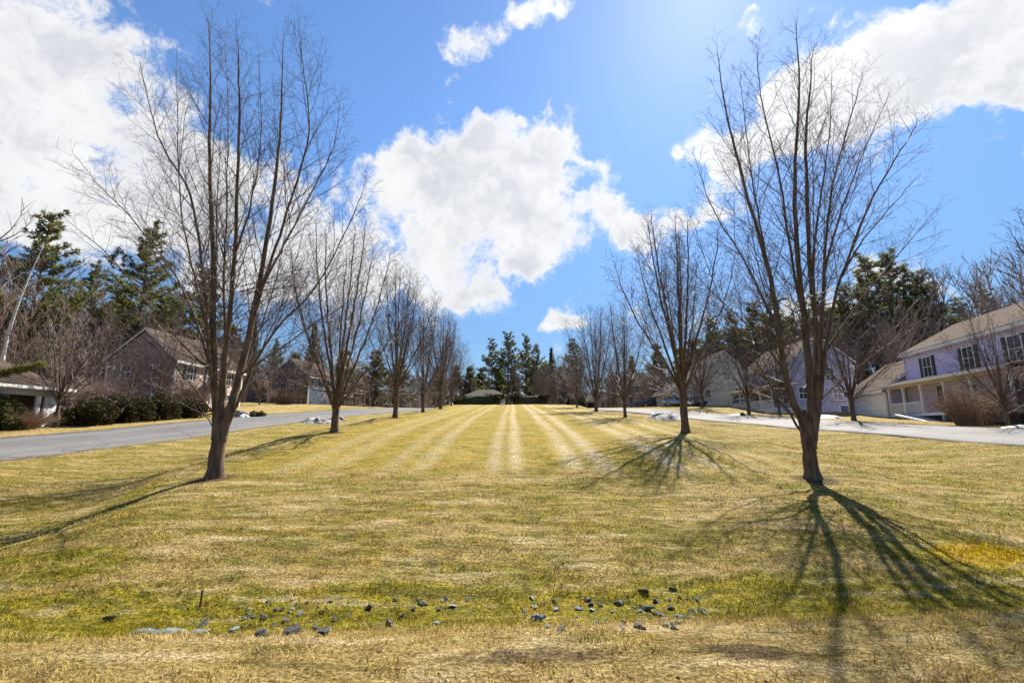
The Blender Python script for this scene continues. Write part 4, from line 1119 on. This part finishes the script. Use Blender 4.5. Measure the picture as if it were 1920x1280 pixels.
def house(name, x, y, ang, label, dz=0.0):
    return empty(name, (x, y, gz(x, y)+dz), ang, label, 'house')

# lilac house on the right: facade bears a little off the road
def lilac_house():
    u = Vector((-.277, -.961, 0)); ang = atan2(u.y, u.x)
    P0 = at(1712, 780, 41.5); h = empty('house', (P0.x, P0.y, P0.z-.15), ang, 'lilac house with black shutters and a white porch, at right', 'house')
    gable_block(h, 0, 19, 0, 8.6, 5.75, 8.15, 'lilac', 'roof')
    for xx in (3.4, 8.6, 13.1, 16.8): window(h, xx, 3.4, 1.1, 1.6, FRONT, shutters=True)
    for xx in (4.6,): window(h, xx, .75, .8, 1.75, FRONT)
    window(h, 8.4, .85, 1.0, 1.4, FRONT); window(h, 12.4, .85, 1.0, 1.4, FRONT)
    d = MB(); d.box(6.2, 7.1, -.04, .01, .32, 2.35); do = d.build('door', M['white'], h)
    k = MB(); k.box(7.0, 7.05, -.09, -.04, 1.25, 1.33); k.build('handle', M['iron'], do)
    porch(h, .05, 15.0, 1.7, .30, 2.55, (.15, 2.55, 5.2, 8.2, 11.2, 14.8), 'roof', None, True, 3.25, railgap=(6.5,))
    # ramp running down towards the road end, with piers
    r = MB(); r.prism([(3.2, .08), (9.4, -.75), (9.4, -.60), (3.2, .26)], -2.85, -1.72, 'y'); r.build('ramp', M['greypaint'], h)
    for xx in (3.0, 7.5, 11.5): s = MB(); s.box(xx-.15, xx+.15, -1.6, -1.3, -1.1, .075); s.build('porch_pier', M['greypaint'], h)
    # garage wing beyond
    gable_block(h, -8.2, -.30, -1.75, 6.2, 2.7, 5.6, 'lilac', 'roof', corner=True)
    garage_door(h, -6.4, -.7, -.55, 2.05, 'white', -1.75)
    # things standing on the porch
    w = h.matrix_basis
    g = empty('barbecue_grill', w @ Vector((1.6, -1.0, .302)), ang, 'small black barbecue grill on the lilac house porch', 'grill')
    b = MB()
    for i in range(7):
        pass
    b.prism([(-.24, .62), (.24, .62), (.30, .78), (.22, .95), (0, 1.02), (-.22, .95), (-.30, .78)], -.32, .32); b.build('lid', M['iron'], g, bevel=.02)
    for sx in (-.24, .24):
        for sy in (-.18, .18):
            l = MB(); l.tube([Vector((sx*1.25, sy*1.2, 0)), Vector((sx, sy, .64))], [.018, .018], 6); l.build('leg', M['iron'], g)
    t = MB(); t.box(-.62, -.325, -.2, .2, .74, .78); t.build('shelf', M['white'], g)
lilac_house()

def grey_house():
    P0 = at(1489, 776, 54.0); ang = R(-93)
    L = 12.5
    o = P0+Vector((cos(ang)*-L, sin(ang)*-L, 0))
    h = empty('house', (o.x, o.y, P0.z-.1), ang, 'blue grey house with white skirted corner porch and basement door', 'house')
    gable_block(h, 0, L, 0, 7.4, 6.2, 9.2, 'greyside', 'roof', zb=-1.2)
    E = endface(L, 1)
    window(h, 4.6, 4.0, .95, 1.5, E); window(h, 5.2, 1.75, 1.0, 1.3, E); window(h, 1.3, 1.9, .9, 1.3, E); window(h, 1.6, .05, .8, .75, E, pane='paleblue')
    f = MB(); b = .12
    f.box(5.3-b, 5.3, -.06, .02, -.75, 1.05, E); f.box(6.2, 6.2+b, -.06, .02, -.75, 1.05, E); f.box(5.3-b, 6.2+b, -.062, .02, 1.05, 1.05+b, E)
    do = f.build('basement_door', M['white'], h); p = MB(); p.box(5.3, 6.2, -.03, .01, -.75, 1.05, E); p.box(5.42, 6.08, -.04, -.03, .3, .95, E); p.build('door_panel', M['bluedoor'], do)
    for xx in (2.2, 6.2, 10.2): window(h, xx, 4.0, .95, 1.5, FRONT)
    for xx in (4.0, 8.8, 11.2): window(h, xx, 1.4, .95, 1.5, FRONT)
    porch(h, 1.0, L+.1, 2.4, .85, 3.0, (1.2, 4.0, 6.8, 9.6, L-.05), 'roof', skirt=-1.2, top=3.95)
    gable_block(h, -9.5, -.002, .9, 7.2, 3.1, 5.6, 'greyside', 'roof', corner=True)
    garage_door(h, -4.2, -1.2, -.25, 2.2, 'paleblue', .9); garage_door(h, -8.4, -5.2, -.25, 2.2, 'paleblue', .9)
grey_house()

def beige_house():
    P0 = at(1362, 764, 72); ang = R(-92); L = 11.0
    o = P0+Vector((cos(ang)*-L, sin(ang)*-L, 0))
    h = empty('house', (o.x-3.6, o.y, P0.z-.1), ang, 'beige house with a steep grey brown roof, behind a bare tree', 'house')
    gable_block(h, 0, L, 0, 7.6, 5.2, 9.0, 'beige', 'roofgrey', zb=-.8)
    E = endface(L, 1)
    window(h, .9, 1.7, .75, 1.2, E); window(h, 1.1, .15, .8, .7, E, pane='paleblue'); window(h, 4.0, 4.4, .9, 1.4, E); window(h, 5.6, 1.8, .9, 1.3, E)
    for xx in (2.5, 6.0, 9.0): window(h, xx, 3.5, .9, 1.4, FRONT)
    gable_block(h, -1.0, 9.0, -4.2, -.002, 2.9, 4.4, 'beige', 'roofgrey', zb=-.8)
    E2 = endface(9.0, 1)
    f = window(h, -2.1, .7, 1.3, 1.1, E2, bars=(1, 0))
beige_house()

def tan_house():
    d = 95; P0 = at(1178, 758, d); h = empty('house', (P0.x, P0.y, gz(P0.x, P0.y)), 0, 'tan house behind the parked dark pickup', 'house')
    gable_block(h, 0, 8.0, 0, 7, 5.4, 8.0, 'tan', 'roofgrey')
    for xx in (3.0,): window(h, xx, 1.0, .8, 1.7, FRONT, bars=(0, 1))
    window(h, 5.6, 1.1, 1.9, 1.6, FRONT, bars=(1, 1)); window(h, 2.0, 3.6, .9, 1.3, FRONT); window(h, 6.0, 3.6, .9, 1.3, FRONT)
    d_ = MB(); d_.box(1.0, 1.9, -.04, .01, 0, 2.1); d_.build('door', M['white'], h)
    gable_block(h, 8.002, 12.5, .6, 6.4, 2.9, 4.8, 'tan', 'roof')
    garage_door(h, 9.0, 11.6, -.1, 2.2, 'white', .6)
tan_house()

def pale_house():
    d = 102; P0 = at(1096, 760, d); h = empty('house', (P0.x, P0.y, gz(P0.x, P0.y)), 0, 'small pale house with dark garage opening, far beyond the right road', 'house')
    gable_block(h, 0, 6.4, 0, 6, 2.7, 4.3, 'pale', 'roofgrey')
    f = MB(); f.box(.5, 2.3, -.04, .01, -.1, 2.0); f.build('garage_door', M['dark'], h)  # near-black panel paints the dark inside of the open garage
    window(h, 4.0, .9, .8, 1.1, FRONT); window(h, 5.4, .9, .8, 1.1, FRONT)
pale_house()

def back_garage():
    d = 86; x0 = atx(876, d); x1 = atx(945, d)
    h = empty('garage', (x0, d, at(910, 738, d).z-2.75), 0, 'low white garage with grey hip roof behind the hedges', 'garage')
    L = x1-x0; D = 5.5
    w = MB(); w.box(0, L, 0, D, -.5, 2.5); w.build('wall', M['whiteside'], h)
    r = MB(); o = .45; zt = 3.75; ins = 1.9
    a = [(-o,-o,2.5),(L+o,-o,2.5),(L+o,D+o,2.5),(-o,D+o,2.5)]; b = [(ins,D/2-.03,zt),(L-ins,D/2-.03,zt),(L-ins,D/2+.03,zt),(ins,D/2+.03,zt)]
    for i in range(4): j = (i+1) % 4; r.poly([a[i], a[j], b[j], b[i]])
    r.poly(b); r.poly(a[::-1]); r.build('roof', M['roofgrey'], h)
    f = MB(); f.box(-o-.03, L+o+.03, -o-.03, -o-.002, 2.38, 2.56); f.build('fascia', M['white'], h)
    c = MB(); c.box(L-.12, L+.06, -.06, .12, -.5, 2.37); c.build('corner_board', M['white'], h)
back_garage()

def carport():
    xw = -31.9; y1 = 32.4; L = 13.0
    h = empty('carport', (xw, y1-L, gz(xw, y1)+.02), R(90), 'low carport with brown hip roof and white siding pier, at left edge', 'carport')
    D = 8.5; He = 2.45
    w = MB(); w.box(0, L, D-.15, D, -.4, He); w.box(0, .15, .15, D-.15, -.4, He); w.box(L-.15, L, .15, D-.15, -.4, He); w.build('wall', M['brownside'], h)
    p = MB(); p.box(L-1.05, L-.002, -.002, .148, -.4, He-.5); p.build('pier', M['whiteside'], h)
    q = MB(); q.box(L-1.62, L-1.34, .0, .16, -.4, He-.5); q.build('post', M['white'], h)
    q = MB(); q.box(L-6.2, L-5.95, .0, .16, -.4, He-.5); q.build('post', M['white'], h)
    b = MB(); b.box(0, L, -.02, .2, He-.5, He-.02); b.build('header', M['greypaint'], h)
    o = .5; r = MB(); zt = 5.5; ins = 3.6
    a = [(-o,-o,He),(L+o,-o,He),(L+o,D+o,He),(-o,D+o,He)]; t = [(ins,D/2-.03,zt),(L-ins,D/2-.03,zt),(L-ins,D/2+.03,zt),(ins,D/2+.03,zt)]
    for i in range(4): j = (i+1) % 4; r.poly([a[i], a[j], t[j], t[i]])
    r.poly(t); r.build('roof', M['roof'], h)
    s = MB(); s.box(-o, L+o, -o, D+o, He-.05, He-.005); s.build('soffit', M['soffit'], h)
    f = MB(); f.box(-o-.03, L+o+.03, -o-.03, -o-.002, He-.10, He+.09); f.box(L+o+.002, L+o+.03, -o, D+o, He-.10, He+.09); f.build('fascia', M['white'], h)
    E = Matrix.Translation((0, D-.16, 0)); window(h, L-2.3, .95, 1.1, .9, E, pane='paleblue')
carport()

def mauve_house():
    P0 = at(318, 770, 48.0); L = 12.0
    h = empty('house', (P0.x, P0.y, gz(P0.x, P0.y)-.1), R(90), 'two storey mauve brown house with peach sunlit side, at left', 'house')
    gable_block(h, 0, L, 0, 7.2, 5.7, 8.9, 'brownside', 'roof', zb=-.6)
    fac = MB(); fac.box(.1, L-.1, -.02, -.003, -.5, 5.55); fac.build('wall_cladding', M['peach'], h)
    E = endface(0, -1)
    window(h, 1.6, 1.1, 1.0, 1.5, E); window(h, 1.9, 3.7, .9, 1.3, E); window(h, 5.2, 3.7, .9, 1.3, E); window(h, 5.0, 1.1, 1.0, 1.5, E)
    G = Matrix.Translation((0, -.02, 0))
    for xx in (2.2, 5.6, 9.2): window(h, xx, 3.7, .95, 1.35, G, shutters=True, bars=(1, 1))
    window(h, 9.4, 1.0, 1.0, 1.5, G)
    # gabled entry porch
    c = MB(); c.prism([(3.4, 2.35), (4.9, 3.5), (6.4, 2.35), (6.4, 2.50), (4.9, 3.68), (3.4, 2.50)], -1.8, -.025, 'y'); c.build('porch_roof', M['roof'], h)
    for xx in (3.6, 6.2):
        q = MB(); q.box(xx-.08, xx+.08, -1.7, -1.54, -.4, 2.42); q.build('porch_post', M['white'], h)
    d_ = MB(); d_.box(4.4, 5.4, -.07, -.022, -.1, 2.1); d_.build('door', M['bluedoor'], h)
mauve_house()

def blue_house():
    P0 = at(596, 764, 84); 
    h = empty('house', (P0.x-2.0, P0.y, gz(P0.x, P0.y)), R(78), 'dark blue house with stone ground storey beyond the road', 'house')
    gable_block(h, 0, 9, 0, 8.5, 5.6, 8.8, 'blueside', 'roof')
    E = endface(0, -1)
    s = MB(); s.box(0, 8.5, -.12, -.003, -.5, 2.3, E); s.build('stone_facing', M['brick'], h)
    window(h, 2.0, 3.3, .9, 1.5, E); window(h, 3.6, 3.3, .9, 1.5, E); window(h, 2.6, 5.6, .9, 1.4, E)
    E2 = E @ Matrix.Translation((0, -.12, 0)); window(h, 2.0, .4, .9, 1.3, E2); window(h, 5.8, .4, .9, 1.3, E2)
    for xx in (2, 5, 7.6): window(h, xx, 3.4, .9, 1.4, FRONT)
    gable_block(h, .6, 6.6, 8.502, 15.0, 2.8, 5.2, 'blueside', 'roof')
blue_house()

# ------------------------------------------------------------------ vehicles
def wheel(c, x, y, r=.34):
    w = MB(); n = 20
    prof = [(-.10, r*.62), (-.11, r*.92), (-.08, r), (.08, r), (.11, r*.92), (.10, r*.62)]
    for (a, q) in prof:
        for j in range(n): w.v.append((x+q*CIRC[20][j][0], y+a, r+q*CIRC[20][j][1]))
    for i in range(len(prof)-1):
        for j in range(n): w.f.append((i*n+j, i*n+(j+1) % n, (i+1)*n+(j+1) % n, (i+1)*n+j))
    wo = w.build('wheel', M['tyre'], c, smooth=True)
    q = MB()
    for s in (-1, 1):
        k = len(q.v); q.v.append((x, y+s*.07, r)); q.v += [(x+r*.63*CIRC[20][j][0], y+s*.095, r+r*.63*CIRC[20][j][1]) for j in range(n)]
        q.f += [(k, k+1+j, k+1+(j+1) % n) for j in range(n)]
    q.build('rim', M['rim'], wo)
def loft(secs, name, m, parent, smooth=True):
    """secs: list of (x, [(y,z)...]) cross sections along the car"""
    b = MB(); n = len(secs[0][1])
    for x, s in secs: b.v += [(x, y, z) for y, z in s]
    for i in range(len(secs)-1):
        for j in range(n): b.f.append((i*n+j, i*n+(j+1) % n, (i+1)*n+(j+1) % n, (i+1)*n+j))
    b.f.append(tuple(range(n))[::-1]); b.f.append(tuple(range((len(secs)-1)*n, len(secs)*n)))
    return b.build(name, M[m], parent, smooth)
def sect(w, z0, z1, k=.9): return [(-w*.92, z0), (-w, z0+.12), (-w, (z0+z1)/2), (-w*k, z1-.05), (-w*k+.08, z1), (w*k-.08, z1), (w*k, z1-.05), (w, (z0+z1)/2), (w, z0+.12), (w*.92, z0)]
def car(px, d, ang, kind, paint, label, name):
    x = atx(px, d); c = empty(name, (x, d, gz(x, d)+.02), ang, label, 'car' if kind != 'pickup' else 'pickup', 'vehicles parked in the right hand drives')
    W = .90 if kind != 'pickup' else .98
    if kind == 'pickup':
        L = 5.4; hood = 1.12; r = .40
        loft([(2.7, sect(W*.88, .45, .85)), (2.6, sect(W*.97, .40, 1.05)), (1.3, sect(W, .36, 1.16)), (1.0, sect(W, .36, 1.18)), (-.9, sect(W, .36, 1.18)), (-2.6, sect(W, .42, 1.18)), (-2.7, sect(W*.97, .5, 1.14))], 'body', paint, c)
        cab = [(1.15, 1.17), (.35, 1.82), (-.65, 1.84), (-.95, 1.72), (-1.0, 1.17)]
        wh = (1.75, -1.75)
    elif kind == 'hatch':
        L = 4.2; r = .32
        loft([(2.1, sect(W*.85, .32, .62)), (2.0, sect(W*.95, .26, .76)), (1.0, sect(W, .22, .94)), (-1.6, sect(W, .22, 1.0)), (-2.0, sect(W*.97, .28, .98)), (-2.1, sect(W*.92, .35, .9))], 'body', paint, c)
        cab = [(1.05, .93), (.30, 1.44), (-1.0, 1.47), (-1.75, 1.30), (-1.98, .97)]; wh = (1.35, -1.3)
    else:
        L = 4.6; r = .33
        loft([(2.3, sect(W*.85, .32, .64)), (2.2, sect(W*.95, .26, .76)), (1.0, sect(W, .22, .93)), (-1.3, sect(W, .22, .97)), (-2.2, sect(W*.97, .28, .96)), (-2.3, sect(W*.92, .35, .9))], 'body', paint, c)
        cab = [(.95, .92), (.20, 1.41), (-.85, 1.42), (-1.65, .96)]; wh = (1.4, -1.35)
    g = MB(); zc = [z for _, z in cab]; z0 = min(zc); z1 = max(zc)
    for s in (-1, 1): g.v += [(xx, s*(W*.90-(z-z0)*.22), z) for xx, z in cab]
    n = len(cab); g.f = [tuple(range(n)), tuple(range(n, 2*n))[::-1]]+[(i, i+n, (i+1) % n+n, (i+1) % n) for i in range(n)]
    g.build('cabin_glass', M['glass'], c)
    rf = MB(); top = [p for p in cab if p[1] > z0+.28]
    for s in (-1, 1): rf.v += [(xx, s*(W*.90-(z-z0)*.22+.015), z+.02) for xx, z in top]
    m = len(top); rf.f = [tuple([i for i in range(m)]+[i+m for i in range(m-1, -1, -1)])] if m == 2 else [(i, i+1, i+1+m, i+m) for i in range(m-1)]
    # pillars
    for s in (-1, 1):
        for xx, zz, x2, z2 in [(cab[0][0], cab[0][1], cab[1][0], cab[1][1]), (cab[-1][0], cab[-1][1], cab[-2][0], cab[-2][1]), (-.3, z0, -.3, z1)]:
            yb = s*(W*.90-(zz-z0)*.22+.006); yt = s*(W*.90-(z2-z0)*.22+.006); k = len(rf.v)
            rf.v += [(xx-.05, yb, zz), (xx+.05, yb, zz), (x2+.05, yt, z2+.01), (x2-.05, yt, z2+.01)]; rf.f.append((k, k+1, k+2, k+3))
    rf.build('cabin_roof', M[paint], c)
    if kind == 'pickup':
        bd = MB(); bd.box(-2.6, -1.05, -W+.12, W-.12, 1.182, 1.192); bd.build('cargo_bed', M['dark'], c)
    for xx in wh:
        for s in (-1, 1): wheel(c, xx, s*(W-.09), r)
    for s in (-1, 1):
        k = MB(); k.box(L/2-.16, L/2-.02, s*W*.62-.16, s*W*.62+.16, .66 if kind != 'pickup' else .82, .78 if kind != 'pickup' else .98); k.build('headlight', M['lamp'], c)
        k = MB(); k.box(-L/2+.02, -L/2+.14, s*W*.78-.10, s*W*.78+.10, .74, .92); k.build('taillight', M['taillamp'], c)
car(1228, 84, R(-6), 'pickup', 'navy', 'dark navy pickup truck parked before the tan house', 'pickup_truck')
car(1192, 88, R(172), 'sedan', 'black', 'black car parked left of the navy pickup', 'parked_car')
car(1268, 74, R(-12), 'hatch', 'silver', 'silver hatchback half hidden by the stubby maple trunk', 'parked_car')
car(1304, 72, R(-80), 'sedan', 'bluecar', 'blue car right of the stubby maple trunk', 'parked_car')

# ------------------------------------------------------------------ snow, boulders, rocks
def mound(name, c, rx, ry, h, m, label, cat, seed, group=None, rz=0.0):
    rng = random.Random(seed); a, b = 40, 12; V = MB(); ph = [rng.uniform(0, 6.28) for _ in range(6)]
    for i in range(b+1):
        q = i/b
        for j in range(a):
            t = j/a*2*pi; e = 1+.18*sin(t*3+ph[0])+.11*sin(t*5+ph[1])+.07*sin(t*9+ph[2])
            z = 1.5*h*(1-q*q)*(1+.35*sin(q*7+t*2+ph[3])*q+.28*sin(t*7+ph[4])*q*(1-q)*2+rng.uniform(-.09, .09))-.03-.06*q
            V.v.append((rx*q*e*cos(t), ry*q*e*sin(t), z))
    for i in range(b):
        for j in range(a): V.f.append((i*a+j, (i+1)*a+j, (i+1)*a+(j+1) % a, i*a+(j+1) % a))
    o = V.build(name, M[m], smooth=True); o.location = c; o.rotation_euler = (0, 0, rz); return tag(o, label, cat, group)
GSN = 'leftover snow heaps'
p = ground(592, 792); mound('snow_pile', p, 1.7, 1.0, .32, 'dirtysnow', 'grey white snow heap at the left road edge, behind the second maple', 'snow pile', 1, GSN)
p = ground(640, 788); mound('snow_pile', p+Vector((-.4,0,0)), .9, .8, .28, 'dirtysnow', 'smaller snow heap right of the left road heap', 'snow pile', 7, GSN)
p = ground(1248, 786); mound('snow_pile', p, 2.5, 1.5, .42, 'dirtysnow', 'dirty snow heap with dark clods at the right road edge', 'snow pile', 2, GSN)
for px, py, d, rx, ry, hh, lb in ((1548, 0, 43, 1.6, .9, .22, 'clean white snow patch in front of the basement door'), (1383, 0, 52, 1.4, .7, .10, 'thin snow strip by the porch tree of the grey house'), (1915, 0, 25.6, 1.5, .8, .10, 'thin snow strip at the right edge beside the road'), (458, 0, 45.5, .6, .5, .2, 'small snow remnant beside the roadside boulder')):
    x = atx(px, d); mound('snow_pile', (x, d, gz(x, d)), rx, ry, hh, 'snow', lb, 'snow pile', int(px), GSN)

def rock(c, sx, sy, sz, m, label, seed, name='rock', rz=None, tilt=.25, group=None, n=14, cat='rock'):
    rng = random.Random(seed); bm = bmesh.new()
    for i in range(n):
        v = vrand(rng); bm.verts.new((v.x*sx*rng.uniform(.75, 1), v.y*sy*rng.uniform(.75, 1), v.z*sz*rng.uniform(.75, 1)))
    r_ = bmesh.ops.convex_hull(bm, input=list(bm.verts))
    bmesh.ops.delete(bm, geom=[g for g in r_['geom_interior'] if isinstance(g, bmesh.types.BMVert)], context='VERTS')
    bmesh.ops.bevel(bm, geom=list(bm.edges), offset=min(sx, sy, sz)*.07, segments=1, affect='EDGES')
    me = bpy.data.meshes.new(name); bm.to_mesh(me); bm.free(); me.materials.append(M[m])
    o = bpy.data.objects.new(name, me); COL.objects.link(o); o.location = c
    o.rotation_euler = (rng.uniform(-tilt, tilt), rng.uniform(-tilt, tilt), rng.uniform(0, 6.28) if rz is None else rz)
    return tag(o, label, cat, group)
x = atx(452, 46.2); rock((x, 46.2, gz(x, 46.2)+.2), 1.0, .7, .5, 'boulder', 'pale tan boulder at the far edge of the left road', 5, 'boulder', tilt=.1, n=24, cat='boulder')
x = atx(846, 66.5); rock((x, 66.5, gz(x, 66.5)+.15), .4, .35, .3, 'snow', 'small white stone at the left tip of the hedge', 6, 'boulder', n=18, cat='boulder')
x = atx(1393, 50.5); rock((x, 50.5, gz(x, 50.5)+.15), .4, .35, .3, 'slate', 'dark round stone beside the porch tree of the grey house', 8, 'boulder', n=18, cat='boulder')

GR = 'slate rocks in the ditch'
big = [(208,1160,.075,.05,'slate','dark rock lying alone in moss left of the iron stake'), (380,1172,.06,.04,'slate','dark rock just above the flat blue slabs'), (408,1190,.03,.03,'slate','small dark stone at the right end of the blue slabs'),
    (440,1182,.09,.05,'slate2','grey slate chunk right of the blue slabs'), (492,1190,.07,.05,'slate','dark slate chunk in the heap right of the blue slabs'), (545,1187,.10,.06,'slate','largest slate chunk in the heap below the stake'),
    (612,1188,.085,.065,'slate','dark peaked slate at the right end of the heap'), (590,1180,.05,.04,'slate','small slate beside the peaked slate'), (535,1163,.05,.04,'slate','rounded dark stone above the slate heap'), (512,1172,.05,.035,'slate','flat dark stone above the slate heap'),
    (495,1157,.06,.035,'slate','dark stone at the top of the scattered row above the heap'), (465,1155,.05,.03,'slate','stone left in the scattered row above the heap'), (728,1170,.085,.06,'slate','dark wedge shaped slate between the heap and lawn centre'), (752,1159,.035,.05,'slate','upright shard beside the wedge shaped slate'),
    (690,1140,.06,.035,'slate','small dark slate by the brownish clump left of centre'), (792,1132,.06,.035,'slate','dark flat stone at the upper edge left of centre'), (742,1124,.04,.03,'slate2','grey chip at the upper ditch edge'),
    (1007,1161,.07,.05,'slate2','blue grey slate in the ditch right of centre'), (1000,1137,.06,.035,'slate2','leaning pale shard right of centre'), (982,1147,.045,.035,'slate2','small grey slate left of the leaning shard'), (1044,1127,.06,.04,'slate','dark pair stone near the upper ditch edge'), (1042,1143,.05,.03,'slate2','grey stone below the dark pair stone'),
    (1113,1142,.09,.025,'slate2','thin long pale slate plate'), (1085,1140,.05,.025,'slate2','small slate plate left of the long plate'), (1208,1109,.09,.08,'slate','tall dark slate standing upright in the right part of the ditch'), (1158,1129,.08,.03,'slate','flat dark slate left of the standing slate'), (1213,1141,.11,.045,'slate','broad dark slate below the standing slate'),
    (1233,1127,.06,.045,'slate','dark slate right below the standing slate'), (1262,1141,.07,.045,'slate','dark slate at the shadow edge'), (1302,1157,.08,.03,'slate2','grey slate plate at the berm edge in the tree shadow'), (1275,1157,.06,.03,'slate2','grey slate left of the berm edge plate'), (1258,1102,.07,.03,'slate2','pale slate highest in the right group'), (1295,1146,.06,.04,'slate','dark slate at the right end of the rocks')]
for i, (px, py, s, hh, m, lb) in enumerate(big):
    g = ground(px, py+2); q = 1.3 if s < .085 else 1.0; rock(g+Vector((0, 0, hh*.3)), s*q*1.1, s*.72*q, hh*q*.8, m, lb, 200+i, 'slate_rock', group=GR, tilt=.4, n=9)
rs = random.Random(44)
for i in range(100):
    px = rs.choice([rs.uniform(430, 640), rs.uniform(640, 1330), rs.uniform(1100, 1330)]); py = rs.uniform(1120, 1182)
    g = ground(px, py); s = rs.uniform(.022, .058)
    rock(g+Vector((0, 0, s*.22)), s*1.3, s*.8, s*.4, rs.choice(['slate', 'slate', 'slate2']), 'small slate chip lying in the mossy ditch', 300+i, 'slate_chip', group='slate chips in the ditch', n=8)
for i, (px, hw, lb) in enumerate(((262,.155,'flat blue grey slate slab, left one of the three by the berm'), (322,.21,'widest flat blue grey slab, middle of the three by the berm'), (372,.13,'flat blue grey slab, right one of the three by the berm'))):
    g = ground(px, 1187); rock(g+Vector((0, 0, .005)), hw, .10, .028, 'slate2', lb, 400+i, 'slate_slab', rz=rs.uniform(-.15, .15), tilt=.04, group='flat slate slabs by the berm', n=22)
g = ground(374, 1143)
st = MB(); st.tube([Vector((0, 0, -.05)), Vector((.003, 0, .07)), Vector((.006, .004, .175))], [.011, .011, .010], 8); st.tube([Vector((.006, .004, .175)), Vector((.006, .004, .187))], [.016, .015], 8)
o = st.build('iron_stake', M['rust'], smooth=False); o.location = g; tag(o, 'short rusty iron stake standing in the ditch moss', 'stake')
